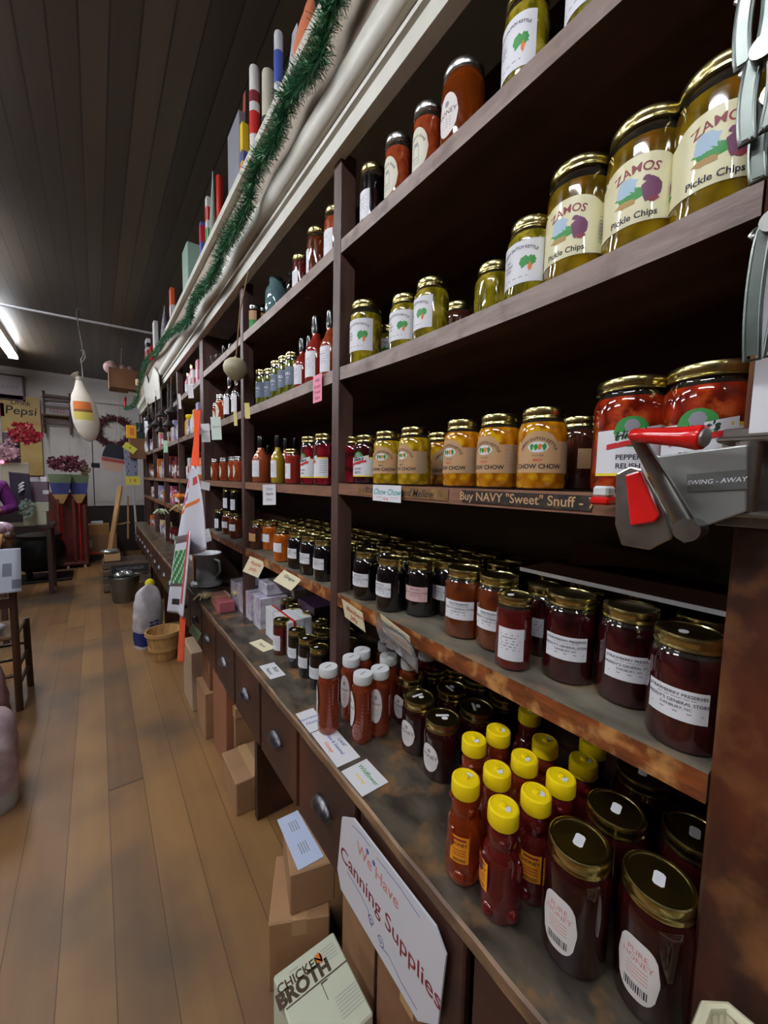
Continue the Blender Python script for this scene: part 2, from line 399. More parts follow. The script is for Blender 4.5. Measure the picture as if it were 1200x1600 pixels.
for i in range(len(YP) - 1):
    y0 = YP[i] + (.095 if i == 0 else .0); y1 = YP[i + 1]
    if i == 2: y1 -= .06
    if i == 3: y0 += .035
    far = i >= 3
    shelf(y0, y1, LV['top'] - (.02 if far else 0), .038, .004, [m_wood, m_lip, m_wood])
    shelf(y0, y1, LV['mid'], .038, .012 if i == 0 else .003, [m_wood, m_lip, m_wood])
    shelf(y0, y1, LV['chow'] - (.01 if i else 0), .034, .002, [m_wood, m_liplow, m_wood])
    shelf(y0, y1, LV['jam'] if not far else 1.26, .04, .002, [m_shelftop, m_jamlip, m_shelftop])
U(MB().box(XB - .002, XB + .012, -.03, 7.12, .83, 2.98), 'back_panel', m_back)
# cornice: band, strip, round moulding, fascia, top board
E7 = 7.12; Y0 = -.4
def prof(pts, name, m, y0=Y0, y1=E7, smooth=False):
    n = len(pts); mb = MB(); mb.add([(x, y0, z) for x, z in pts] + [(x, y1, z) for x, z in pts],
        [(k, (k + 1) % n, n + (k + 1) % n, n + k) for k in range(n)] , 0, smooth)
    mb.add([(x, y0, z) for x, z in pts] + [(x, y1, z) for x, z in pts], [tuple(range(n))[::-1], tuple(range(n, 2 * n))])
    return U(mb, name, m)
prof([(.575, 2.478), (.572, 2.518), (.61, 2.52), (.61, 2.478)], 'lower_band', m_white)
prof([(.588, 2.518), (.588, 2.545), (.61, 2.545), (.61, 2.518)], 'recess', m_beige)
prof([(.567, 2.532), (.565, 2.541), (.61, 2.546), (.61, 2.532)], 'strip', m_white)
prof([(.578, 2.545), (.578, 2.575), (.61, 2.575), (.61, 2.545)], 'recess', m_beige)
rr = [(.56 - .028 * math.cos(t) * 1.0 + .01 , 2.608 + .042 * math.sin(t)) for t in [(-80 + 8 * k) * PI / 180 for k in range(21)]]
prof(rr + [(.61, 2.648), (.61, 2.568)], 'round_moulding', m_white)
prof([(.555, 2.64), (.55, 2.80), (.61, 2.80), (.61, 2.64)], 'fascia', m_beige)
prof([(.522, 2.795), (.522, 2.83), (1.02, 2.83), (1.02, 2.795)], 'top_board', m_white)

# ------------------------------------------------------------------ counter
ctr = empty('store_counter', (.48, 0, 0), 'long dark brown wooden counter with drawers below the jar shelves', 'counter')
def K(mb, name, mats, par=None):
    o = mb.build(name, mats, par or ctr)
    if par is None: o.location = (-.48, 0, 0)
    return o
mb = MB(); yy = -.4; rs = random.Random(3); vs = []
n = 120
for i in range(n + 1):
    y = -.4 + 7.5 * i / n; e = .456 + rs.uniform(-.0015, .0015); vs += [(e, y, .802), (e - .001, y, .826), (e + .004, y, .83), (XB, y, .83), (XB, y, .802)]
fs = []; 
for i in range(n):
    for k in range(5): fs.append((5 * i + k, 5 * i + 5 + k, 5 * i + 5 + (k + 1) % 5, 5 * i + (k + 1) % 5))
mb.add(vs, fs, 0); mb.m = [1 if (j % 5) in (0, 1) else 0 for j in range(len(fs))]
K(mb, 'counter_top', [m_top, m_edge])
PANELS = [-.35, .70, 1.64, 2.62, 3.6, 4.55, 5.5, 6.45, 7.05]
for y in PANELS: K(MB().bbox(.535, XB - .02, y - .018, y + .018, 0, .5, .003), 'end_panel', m_front)
K(MB().box(XB - .03, XB - .005, -.4, 7.07, 0, .8), 'back_board', m_back)
K(MB().box(.5, XB - .03, -.4, 7.07, .5, .52), 'drawer_floor', m_front)
K(MB().box(.49, .52, -.4, 7.07, .78, .802), 'rail', m_front)
m_pull = mat('worn_metal_cup_pull', c(120, 120, 124), 0.35, metal=.85, col2=c(70, 70, 74), scale=30)
y = -.311; k = 0
while y < 7.0:
    w = .335
    d = K(MB().bbox(.478, .50, y + .004, y + w - .004, .505, .79, .004), 'drawer', m_front)
    yc = y + w / 2
    if y > -.1 and abs(yc - .545) > .1:      # none behind the canning sign
        mb = MB()
        def cup(u, v, yc=yc):
            a = PI * u; b = PI / 2 * v
            return Vector((.478 - .026 * math.sin(b) * (math.sin(a) ** .5 if math.sin(a) > 0 else 0), yc - .048 * math.cos(a), .635 + .036 * math.cos(b) * math.sin(a) - .0))
        mb.grid(cup, 14, 7)
        p = mb.build('cup_pull', m_pull, d); solid(p, .002)
    y += .3445
    k += 1

# ================================================================== JARS
m_gold = mat('gold_lid', c(206, 192, 128), 0.22, metal=1.0)
m_silver = mat('silver_lid', c(205, 205, 205), 0.25, metal=1.0)
m_whitecap = mat('white_plastic', c(222, 224, 226), 0.4)
m_yellowcap = mat('yellow_plastic', c(246, 214, 20), 0.38)
m_blackcap = mat('black_plastic', c(16, 16, 18), 0.25, coat=.6)
m_paper = mat('white_paper', c(222, 222, 228), 0.55)
m_cream = mat('cream_paper', c(226, 220, 178), 0.35, coat=.5)
m_kraft = mat('kraft_paper', c(190, 150, 108), 0.6)
m_pinkp = mat('pink_paper', c(216, 176, 176), 0.6)
m_ink = mat('black_ink', c(34, 32, 40), 0.6)
m_grey = mat('grey_ink', c(140, 140, 150), 0.6)
m_red = mat('red_ink', c(196, 34, 36), 0.5)
m_pinkink = mat('faded_pink_ink', c(206, 130, 128), 0.6)
m_green = mat('green_ink', c(52, 140, 62), 0.5)
m_orange = mat('orange_ink', c(228, 120, 50), 0.5)
m_yellow = mat('yellow_ink', c(240, 206, 60), 0.5)
m_blue = mat('blue_ink', c(70, 90, 170), 0.5)
m_teal = mat('teal_ink', c(20, 160, 160), 0.5)
m_plum = mat('plum_ink', c(104, 40, 84), 0.5)
m_maroon = mat('maroon_ink', c(130, 40, 50), 0.5)
m_lblue = mat('pale_blue_ink', c(170, 195, 215), 0.5)
m_slate = mat('slate_blue_paper', c(98, 110, 130), 0.5)
m_oval = mat('oval_sticker', c(222, 214, 212), 0.5)
INKS = dict(paper=m_paper, cream=m_cream, kraft=m_kraft, pinkp=m_pinkp, ink=m_ink, grey=m_grey, red=m_red, pink=m_pinkink, green=m_green,
            orange=m_orange, yellow=m_yellow, blue=m_blue, teal=m_teal, plum=m_plum, maroon=m_maroon, lblue=m_lblue, slate=m_slate, oval=m_oval, white=m_whitecap)
g = dict(rough=.08, coat=1.0, spec=.6)
FILL = dict(
    okra=mat('pickled_okra_in_glass', c(150, 134, 20), col2=c(92, 84, 12), scale=26, stretch=(2.2, 2.2, .45), lo=.4, hi=.62, col3=c(180, 160, 60), scale3=30, **g),
    chips=mat('pickle_chips_in_glass', c(158, 128, 16), col2=c(88, 66, 8), scale=24, kind='voronoi', lo=.1, hi=.7, col3=c(120, 76, 10), scale3=20, **g),
    chow=mat('chow_chow_in_glass', c(214, 142, 12), col2=c(150, 84, 6), scale=46, kind='voronoi', lo=.15, hi=.75, col3=c(226, 180, 30), scale3=40, **g),
    chowm=mat('mild_chow_chow_in_glass', c(206, 164, 20), col2=c(132, 104, 8), scale=46, kind='voronoi', lo=.15, hi=.75, col3=c(214, 188, 60), scale3=40, **g),
    relish=mat('pepper_relish_in_glass', c(176, 50, 18), col2=c(92, 18, 8), scale=42, kind='voronoi', lo=.15, hi=.75, col3=c(190, 84, 34), scale3=36, **g),
    salsa=mat('orange_salsa_in_glass', c(164, 72, 36), col2=c(130, 48, 22), scale=60, lo=.35, hi=.65, **g),
    black=mat('black_jam_in_glass', c(10, 7, 12), **g),
    cherry=mat('strawberry_preserves_in_glass', c(56, 8, 14), col2=c(24, 4, 8), scale=26, lo=.4, hi=.65, **g),
    redjam=mat('red_pepper_jelly_in_glass', c(96, 24, 20), col2=c(70, 14, 14), scale=30, **g),
    pear=mat('brown_preserves_in_glass', c(104, 46, 16), col2=c(74, 30, 12), scale=24, **g),
    orangejam=mat('orange_jam_in_glass', c(190, 98, 20), col2=c(150, 66, 10), scale=24, **g),
    brown=mat('brown_apple_butter_in_glass', c(64, 30, 20), **g),
    beet=mat('red_beets_in_glass', c(128, 12, 30), col2=c(70, 6, 18), scale=24, kind='voronoi', **g),
    darkbeet=mat('dark_beets_in_glass', c(50, 8, 18), **g),
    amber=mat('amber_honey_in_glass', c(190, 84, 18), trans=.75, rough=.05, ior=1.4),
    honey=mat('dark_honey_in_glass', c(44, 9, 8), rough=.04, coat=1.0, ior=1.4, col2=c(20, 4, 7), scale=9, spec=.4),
    redhoney=mat('reddish_honey_in_plastic', c(172, 74, 42), trans=.6, rough=.05, coat=1.0, ior=1.4, spec=.7),
    bear=mat('bear_honey_in_plastic', c(196, 78, 26), trans=.75, rough=.03, coat=1.0, ior=1.4),
    darkbear=mat('dark_bear_honey_in_plastic', c(130, 36, 34), trans=.6, rough=.03, coat=1.0, ior=1.4),
    hot=mat('orange_hot_sauce', c(164, 82, 44), **g), hotred=mat('red_hot_sauce', c(142, 40, 32), **g), mustard=mat('yellow_sauce', c(176, 148, 30), **g),
    sauce=mat('dark_sauce', c(30, 14, 12), **g), pickle=mat('olives_in_glass', c(120, 122, 34), col2=c(64, 70, 18), scale=60, kind='voronoi', **g),
    yellow=mat('yellow_mustard_in_glass', c(200, 150, 40), **g),
)
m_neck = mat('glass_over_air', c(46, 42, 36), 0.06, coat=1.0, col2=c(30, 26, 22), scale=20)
m_glass = mat('clear_glass', (0.93, 0.97, 0.96, 1), 0.02, trans=1.0, ior=1.45)
m_bluegl = mat('blue_green_glass', c(150, 190, 196), 0.05, trans=.7, coat=1.0, ior=1.45)

# profile (r factor, z factor) of each vessel; last entries are the neck
BODY = dict(
    pint=(.0425, .145, [(.86, 0), (.96, .015), (1, .05), (1, .70), (.975, .76), (.90, .815), (.83, .845), (.80, .86), (.80, .90)], .855, .165, .86),
    quart=(.0475, .178, [(.86, 0), (.97, .015), (1, .05), (1, .74), (.985, .79), (.93, .84), (.86, .87), (.85, .885), (.85, .91)], .875, .13, .93),
    big=(.0515, .168, [(.84, 0), (.95, .02), (1, .06), (1, .72), (.985, .78), (.93, .83), (.87, .86), (.86, .88), (.86, .91)], .885, .12, .95),
    tall=(.041, .178, [(.86, 0), (.96, .015), (1, .05), (1, .72), (.96, .80), (.88, .86), (.82, .885), (.82, .92)], .88, .12, .93),
    honeyp=(.0455, .142, [(.86, 0), (.96, .015), (1, .05), (1, .72), (.985, .77), (.93, .82), (.88, .84), (.87, .86), (.87, .90)], .845, .16, .95),
    slimt=(.034, .170, [(.88, 0), (.97, .015), (1, .05), (1, .80), (.97, .85), (.92, .88), (.90, .9)], .88, .12, .98),
    jamL=(.0455, .158, [(.86, 0), (.96, .015), (1, .05), (1, .72), (.975, .77), (.91, .82), (.86, .85), (.84, .86), (.84, .90)], .865, .14, .91),
    bigt=(.0505, .188, [(.84, 0), (.95, .02), (1, .06), (1, .74), (.985, .80), (.93, .85), (.87, .88), (.86, .89), (.86, .92)], .90, .11, .95),
    slim=(.034, .142, [(.88, 0), (.97, .015), (1, .05), (1, .78), (.97, .83), (.92, .86), (.90, .9)], .87, .13, .98),
)
def lid_mesh(r, z0, z1, n=28, style='gold'):
    h = z1 - z0; mb = MB()
    if style == 'plastic':
        mb.lathe([(r * .97, z0), (r, z0 + h * .1), (r, z0 + h * .85), (r * .96, z1), (r * .84, z1), (r * .82, z1 - h * .06)], n, 0)
    else:
        mb.lathe([(r * .96, z0), (r, z0 + h * .06), (r, z0 + h * .14), (r * .965, z0 + h * .24), (r * .965, z0 + h * .36), (r * .99, z0 + h * .46), (r * .99, z0 + h * .80),
                  (r * .965, z0 + h * .95), (r * .92, z1), (r * .86, z1 - h * .03), (r * .84, z1 - h * .10), (r * .3, z1 - h * .07)], n, 0)
    return mb
def cylfn(R, ang, zc, off=.0007):
    def fn(x, y, o=0.0):
        a = ang + x / R; return Vector(((R + off + o) * math.cos(a), (R + off + o) * math.sin(a), zc + y))
    return fn
def up(fn, k=.00025): return lambda x, y: fn(x, y, k)

def L_lines(mb, f, w, h, head=None, rows=3, mi=1, hs=.006, names=()):
    y = h * .30
    g2 = up(f)
    if head: put_text(mb, head, hs, g2, 0, y, mi, bold=.01); y -= hs * 1.3
    for s_ in names: put_text(mb, s_, hs * .82, g2, 0, y, mi, bold=.005); y -= hs * 1.1
    for k in range(rows):
        bar(mb, -w * (.38 - .05 * (k % 2)), w * (.36 - .08 * ((k + 1) % 3)), y - hs * .12, y + hs * .12, g2, 2, 3); y -= hs * .7
def label_mesh(kind, R, H_, ang):
    """returns (mesh, materials)"""
    mb = MB()
    k = kind
    if k in ('preserve', 'jelly', 'pear', 'plain', 'pinkjelly', 'brownp', 'tagw'):
        w, h = R * 1.6, H_ * .27; f = cylfn(R, ang, H_ * .42); bar(mb, -w / 2, w / 2, -h / 2, h / 2, f, 0, 10)
        hd = {'preserve': 'STRAWBERRY PRESERVES', 'jelly': 'BERRY JELLY', 'pear': 'PEAR PRESERVES', 'pinkjelly': 'BERRY JELLY'}.get(k)
        if k in ('preserve', 'jelly', 'pear', 'pinkjelly'):
            s_ = w / 13.5; y = h * .33; g2 = up(f)
            put_text(mb, hd, s_ * 1.15, g2, 0, y, 1, bold=.01); bar(mb, -w * .3, w * .3, y - s_ * 1.0, y - s_ * .8, g2, 2, 4)
            put_text(mb, "PRIDDY'S GENERAL STORE", s_ * 1.15, g2, 0, y - s_ * 2.0, 1, bold=.01); put_text(mb, 'DANBURY, NC', s_, g2, 0, y - s_ * 3.3, 1, bold=.005)
            bar(mb, -w * .42, w * .42, y - s_ * 4.6, y - s_ * 4.3, g2, 2, 4)
        elif k == 'plain': L_lines(mb, f, w, h, rows=4, hs=h * .2)
        return mb, [m_pinkp if k == 'pinkjelly' else m_kraft if k == 'brownp' else m_paper, m_ink, m_grey]
    if k == 'tall_white':
        w, h = R * 1.5, H_ * .44; f = cylfn(R, ang, H_ * .36); bar(mb, -w / 2, w / 2, -h / 2, h / 2, f, 0, 10); L_lines(mb, f, w, h, rows=6, hs=h * .13)
        return mb, [m_paper, m_ink, m_grey]
    if k == 'okra':
        w, h = R * 2.1, H_ * .50; f = cylfn(R, ang, H_ * .44); bar(mb, -w / 2, w / 2, -h / 2, h / 2, f, 0, 14); g2 = up(f); s_ = w / 11
        put_text(mb, 'AMISH DUTCH KETTLE', s_ * .85, g2, 0, h * .34, 1, arc=w * .9, bold=.02)
        for i_, t in enumerate(('Hot', 'Pickled', 'Okra')): put_text(mb, t, s_ * .9, g2, -w * .24, h * .10 - i_ * s_ * .95, 1, shear=.3)
        put_poly(mb, blob(w * .14, -h * .02, w * .15, h * .17, 18, 3, .5), g2, 3); put_poly(mb, blob(w * .28, .0, w * .12, h * .14, 16, 5, .5), g2, 3)
        put_poly(mb, blob(w * .24, -h * .14, w * .05, h * .12, 10, 8, .5), g2, 4); bar(mb, -w * .34, w * .2, -h * .36, -h * .34, g2, 2, 4)
        return mb, [m_paper, m_ink, m_grey, m_green, m_orange]
    if k in ('chowmild', 'chowhot'):
        w, h = R * 1.9, H_ * .50
        f = cylfn(R, ang, H_ * .45)
        strip(mb, -w / 2, w / 2, lambda x: -h / 2, lambda x: h * .26 + h * .24 * max(0, 1 - (x / (w * .36)) ** 2) ** .5, f, 0, 18); g2 = up(f); s_ = w / 8
        put_text(mb, 'AMISH DUTCH KETTLE', s_ * .74, g2, 0, h * .32, 1, arc=w * .42, bold=.02)
        oval(mb, 0, h * .12, w * .22, h * .13, g2, 5, 8); g3 = up(f)
        g3 = lambda x, y: f(x, y, .0005)
        for q in range(4): put_poly(mb, blob(-w * .13 + q * w * .085, h * .12, w * .055, h * .10, 9, q, .4), g3, 3 if q != 2 else 4)
        put_text(mb, 'Home Style', s_ * .42, g2, 0, -h * .08, 1, shear=.3)
        put_text(mb, 'MILD' if k == 'chowmild' else 'SPICY', s_ * .62, g2, 0, -h * .20, 1 if k == 'chowmild' else 6, bold=.02)
        put_text(mb, 'CHOW CHOW', s_ * 1.15, g2, 0, -h * .35, 1, bold=.03)
        bar(mb, w * .5, w * .86, -h / 2, h * .26, f, 7, 4)
        for q in range(7): bar(mb, w * .54, w * .82, h * .2 - q * h * .1, h * .215 - q * h * .1, g2, 2, 3)
        return mb, [m_kraft, m_ink, m_grey, m_green, m_orange, m_paper, m_red, mat('pale_kraft', c(176, 146, 112), .6)]
    if k == 'zamos':
        w, h = R * 1.9, H_ * .48
        f = cylfn(R, ang, H_ * .42); strip(mb, -w * .95, w * .82, lambda x: -h / 2, lambda x: h * .34 + h * .16 * max(0, 1 - (x / (w * .5)) ** 2) ** .5, f, 0, 26)
        g2 = up(f); g3 = lambda x, y: f(x, y, .0005); s_ = w / 6.2
        put_text(mb, 'ZAMOS', s_ * 1.1, g2, 0, h * .30, 3, arc=w * .75, bold=.015)
        put_poly(mb, blob(-w * .12, h * .08, w * .17, h * .16, 16, 2, .3), g2, 4)
        put_poly(mb, blob(0, -h * .06, w * .34, h * .10, 16, 4, .4), g2, 5); put_poly(mb, blob(-w * .12, -h * .16, w * .18, h * .07, 16, 6, .4), g2, 6)
        put_poly(mb, blob(w * .20, -h * .06, w * .15, h * .20, 12, 9, .35), g3, 7); put_poly(mb, blob(w * .14, h * .12, w * .06, h * .05, 9, 9, .35), g3, 7)
        put_poly(mb, blob(w * .22, -h * .2, w * .09, h * .05, 9, 3, .35), g3, 8)
        put_text(mb, 'Pickle Chips', s_ * .78, g2, -w * .02, -h * .39, 1, bold=.02)
        put_poly(mb, blob(-w * .72, -h * .15, w * .12, h * .16, 12, 9, .35), g2, 7); put_poly(mb, blob(-w * .72, -h * .3, w * .16, h * .06, 12, 4, .35), g2, 5)
        put_text(mb, 'Nutrition', s_ * .24, g2, w * .64, h * .26, 2); put_text(mb, 'Facts', s_ * .24, g2, w * .64, h * .18, 2)
        for q in range(8): bar(mb, w * .52, w * .76, h * .1 - q * h * .06, h * .11 - q * h * .06, g2, 2, 3)
        return mb, [m_cream, m_ink, m_grey, m_maroon, m_lblue, m_green, mat('tan_ink', c(176, 140, 80)), m_plum, m_maroon]
    if k in ('relish', 'relishs'):
        w, h = R * 1.9, H_ * .50; f = cylfn(R, ang, H_ * .39)
        bar(mb, -w / 2, w * .95, -h / 2, h * .30, f, 0, 20); g2 = up(f); g3 = lambda x, y: f(x, y, .0005); g4 = lambda x, y: f(x, y, .0008); s_ = w / 8
        bar(mb, -w / 2, w * .95, -h / 2, -h * .45, g2, 4, 20); bar(mb, w * .34, w * .95, h * .25, h * .30, g2, 4, 6)
        oval(mb, 0, h * .26, w * .23, h * .26, g2, 3, 12); oval(mb, 0, h * .36, w * .10, h * .11, g3, 2, 6)
        put_poly(mb, [(-w * .40, h * .0), (w * .42, h * .20), (w * .42, h * .38), (-w * .38, h * .20)], g3, 0)
        put_poly(mb, [(-w * .32, -h * .04), (w * .34, h * .10), (w * .34, h * .19), (-w * .32, h * .05)], g4, 5)
        put_text(mb, "Hiatt's", s_ * 1.35, lambda x, y: f(x, y, .0011), 0, h * .21, 1, shear=.35, bold=.02, rot=.14)
        put_text(mb, 'PEPPER' if k == 'relish' else 'SLICED', s_ * .85, g2, -w * .02, -h * .18, 1, bold=.02); put_text(mb, 'RELISH' if k == 'relish' else 'BEETS', s_ * .85, g2, -w * .02, -h * .33, 1, bold=.02)
        for q in range(6): bar(mb, w * .55, w * .90, h * .15 - q * h * .09, h * .17 - q * h * .09, g2, 2, 3)
        return mb, [m_paper, m_ink, m_grey, m_green, m_yellow, m_red]
    if k in ('ovalhoney', 'quarthoney', 'slimoval'):
        rx, ry, zc = (R * .56, H_ * .24, H_ * .40) if k != 'slimoval' else (R * .55, H_ * .26, H_ * .50)
        f = cylfn(R, ang, zc); g2 = up(f)
        if k == 'quarthoney':
            e = lambda x: ry * (1 - abs(x / rx) ** 3.2) ** (1 / 2.2) if abs(x) < rx else 0
            strip(mb, -rx * .999, rx * .999, lambda x: -e(x), lambda x: e(x), f, 0, 14)
            put_text(mb, 'PURE', rx * .42, g2, 0, ry * .55, 3); put_text(mb, 'HONEY', rx * .42, g2, 0, ry * .30, 3)
            for q in range(4): bar(mb, -rx * .5, rx * .5, ry * (.05 - q * .12), ry * (.08 - q * .12), g2, 3, 3)
            rb = random.Random(1); x = -rx * .55
            while x < rx * .55: dx = rx * rb.uniform(.02, .07); bar(mb, x, x + dx, -ry * .78, -ry * .5, g2, 1, 1); x += dx + rx * .05
        else:
            oval(mb, 0, 0, rx, ry, f, 0, 14); put_text(mb, 'HONEY', rx * .52, g2, 0, ry * .10, 1)
            put_poly(mb, ell(0, ry * .5, rx * .2, ry * .14, 10), g2, 2)
            for q in range(4): bar(mb, -rx * .4, rx * .4, -ry * (.2 + q * .12), -ry * (.17 + q * .12), g2, 2, 2)
        return mb, [m_oval, m_ink, m_grey, m_pinkink]
    if k == 'circle':
        rx, ry = R * .92, H_ * .28; f = cylfn(R, ang, H_ * .40); g2 = up(f); oval(mb, 0, 0, rx, ry, f, 0, 16)
        put_text(mb, "Maw Maw's Goods", rx * .26, g2, 0, ry * .62, 1, arc=rx * .75, bold=.01)
        for x0, x1, y0, y1 in ((-.28, .28, -.42, -.38), (-.28, .28, .12, .16), (-.28, -.24, -.42, .16), (.24, .28, -.42, .16), (-.2, .2, .18, .30)):
            bar(mb, x0 * rx, x1 * rx, y0 * ry, y1 * ry, g2, 2, 3)
        for q in range(2): bar(mb, -rx * .3, rx * .35, -ry * (.55 + q * .12), -ry * (.52 + q * .12), g2, 2, 3)
        return mb, [mat('pale_round_sticker', c(214, 210, 190), .5), m_ink, m_grey]
    if k == 'dill':
        w, h = R * 2.0, H_ * .42; f = cylfn(R, ang, H_ * .44); bar(mb, -w / 2, w / 2, -h / 2, h / 2, f, 0, 12); g2 = up(f)
        put_text(mb, 'DILL', w * .22, g2, 0, h * .12, 1, bold=.02); put_text(mb, 'like', w * .14, g2, 0, -h * .1, 1, shear=.3)
        for q in range(3): bar(mb, -w * .2, w * .2, -h * (.24 + q * .07), -h * (.22 + q * .07), g2, 2, 2)
        return mb, [m_slate, m_paper, m_lblue]
    if k == 'greenband':
        w, h = R * 3, H_ * .6; f = cylfn(R, ang, H_ * .5); bar(mb, -w / 2, w / 2, -h / 2, 0, f, 0, 12); bar(mb, -w / 2, w / 2, 0, h / 2, f, 1, 12)
        return mb, [m_green, m_kraft]
    if k == 'bearlabel':
        w, h = R * 1.0, H_ * .26; f = cylfn(R, ang, 0, .0012); bar(mb, -w / 2, w / 2, -h / 2, h / 2, f, 0, 8); g2 = up(f)
        put_text(mb, 'HONEY', w * .24, g2, 0, h * .2, 1, bold=.02); bar(mb, -w * .35, w * .35, h * .34, h * .42, g2, 2, 3)
        for q in range(3): bar(mb, -w * .35, w * .35, -h * (.02 + q * .1), -h * (-.01 + q * .1), g2, 2, 3)
        x = -w * .3
        while x < w * .3: bar(mb, x, x + w * .03, -h * .44, -h * .32, g2, 1, 1); x += w * .06
        return mb, [mat('orange_honey_label', c(232, 150, 30), .4), m_ink, m_maroon]
    raise ValueError(k)

_J = {}
def jar(loc, label, body='pint', fill='black', lid='gold', lab='plain', ang=180, name='preserve_jar', cat='jar', group=None, sticker=0, air=True, detail=True, srot=0.0):
    """a jar standing at loc; ang is the side the label faces (180 = towards the aisle)"""
    R, Hh, prof_, z0f, lh, lrf = BODY[body]
    n = 28 if detail else 16
    key = (body, fill, n, air)
    if key not in _J:
        fz = .80
        _J[key] = MB().lathe([(R * a, Hh * b) for a, b in prof_], n, 0, mat_of=(lambda i: 1 if (air and prof_[i][1] >= .79) else 0)).mesh(name + '_glass', [FILL[fill], m_neck])
    root = link(name, _J[key], None, loc); tag(root, label, cat, group)
    lk = ('lid', body, lid, n)
    if lk not in _J:
        _J[lk] = lid_mesh(R * lrf, Hh * z0f, Hh, n, 'plastic' if lid in ('white', 'yellow') else 'gold').mesh('lid', [dict(gold=m_gold, silver=m_silver, white=m_whitecap, yellow=m_yellowcap, black=m_blackcap)[lid]])
    ld = link('lid', _J[lk], root)
    if lab:
        bk = ('lab', lab, body)
        if bk not in _J:
            mb, ms = label_mesh(lab, R, Hh, 0.0); _J[bk] = mb.mesh('label', ms)
        link('label', _J[bk], root, rz=math.radians(ang))
    if sticker:
        sk = ('st', sticker, body)
        if sk not in _J:
            mb = MB(); f = lambda x, y: Vector((x, y, Hh + .0004)); r = R * lrf
            if sticker == 1: mb.prism(ell(-r * .3, r * .1, .0075, .006, 12), .0004, Matrix.Translation((0, 0, Hh - .0014)))
            if sticker == 2:
                mb.prism(rect(-.016, .016, .004, .011), .0004, Matrix.Translation((0, 0, Hh - .0014))); mb.prism(ell(.004, -.004, .008, .006, 8), .0004, Matrix.Translation((0, 0, Hh - .0014)))
            if sticker == 3: mb.prism([(-.012, -.004), (-.009, -.007), (.009, -.007), (.012, -.004), (.012, .004), (.009, .007), (-.009, .007), (-.012, .004)], .0004, Matrix.Translation((0, 0, Hh - .0014)))
            _J[sk] = mb.mesh('price_sticker', [m_paper])
        link('price_sticker', _J[sk], ld, rz=srot)
    return root
def P(u, v, z, dx=0, dy=0):      # point on a level surface seen at (u, v)
    p = onZ(u, v, z); return (p.x + dx, p.y + dy)
def F(u, X, v=600): return onX(u, v, X).y

# ---- front rows: (pixel column, plane X, level, args)
def row(level, items):
    for u, v, X, kw in items:
        y = F(u, X, v); z = LV[level]
        if level == 'mid' and .02 < y < 1.06: t = (y - .115) / (1.06 - .115); z -= .012 * 4 * t * (1 - t)
        jar((X, y, z + .0005), **kw)
J = lambda label, **k: dict(label=label, **k)
row('top', [
    (545, 340, .72, J('jar of yellow mustard half hidden behind the brown upright on the top shelf', fill='yellow', lab='tall_white')),
    (582, 290, .655, J('black jar with gold lid and white label at the left of the top shelf', body='slimt', fill='black', lab='tall_white')),
    (622, 250, .655, J('orange salsa jar with round sticker beside the black jar on the top shelf', body='slimt', fill='salsa', lid='silver', lab='circle')),
    (668, 205, .66, J('orange salsa jar with round sticker beside the tall honey jar on the top shelf', body='slimt', fill='salsa', lid='silver', lab='circle')),
    (724, 145, .67, J('tall glowing amber honey jar with oval sticker on the top shelf', body='quart', fill='amber', lid='silver', lab='ovalhoney', name='honey_jar', air=False)),
    (822, 60, .665, J('pickled okra jar with white label on the top shelf right of the honey', body='tall', fill='okra', lab='okra', name='pickle_jar')),
    (928, -10, .665, J('pickled okra jar cut by the top edge of the picture', body='tall', fill='okra', lab='okra', name='pickle_jar')),
])
row('mid', [
    (572, 520, .655, J('pickled okra jar with white label at the left end of the second shelf', fill='okra', lab='okra', ang=200, body='quart', name='pickle_jar')),
    (607, 515, .76, J('small okra jar standing behind the left pair on the second shelf', fill='okra', lab='okra', ang=200, name='pickle_jar')),
    (634, 500, .665, J('okra jar second from the left on the second shelf, label half covered by its neighbour', fill='okra', lab='okra', ang=195, name='pickle_jar')),
    (674, 485, .66, J('okra jar third in the front row on the second shelf, beside the gap', fill='okra', lab='okra', ang=170, name='pickle_jar')),
    (717, 478, .80, J('gold lidded jar half hidden behind the shelf edge near the gap on the second shelf', fill='brown', lab=None, name='pickle_jar')),
    (772, 455, .72, J('squat pickle jar without label sunk behind the sagging middle of the second shelf', fill='okra', lab=None, name='pickle_jar')),
    (828, 410, .66, J('small okra jar with white label left of the three big pickle chip jars', fill='okra', lab='okra', ang=185, name='pickle_jar')),
    (905, 330, .668, J('leftmost of the three big pickle chip jars with cream labels', body='bigt', fill='chips', lab='zamos', ang=188, name='pickle_jar')),
    (1008, 265, .668, J('middle of the three big pickle chip jars with cream labels', body='bigt', fill='chips', lab='zamos', ang=190, name='pickle_jar')),
    (1128, 190, .668, J('rightmost of the three big pickle chip jars, partly behind the hanging steel openers', body='bigt', fill='chips', lab='zamos', ang=193, name='pickle_jar')),
])
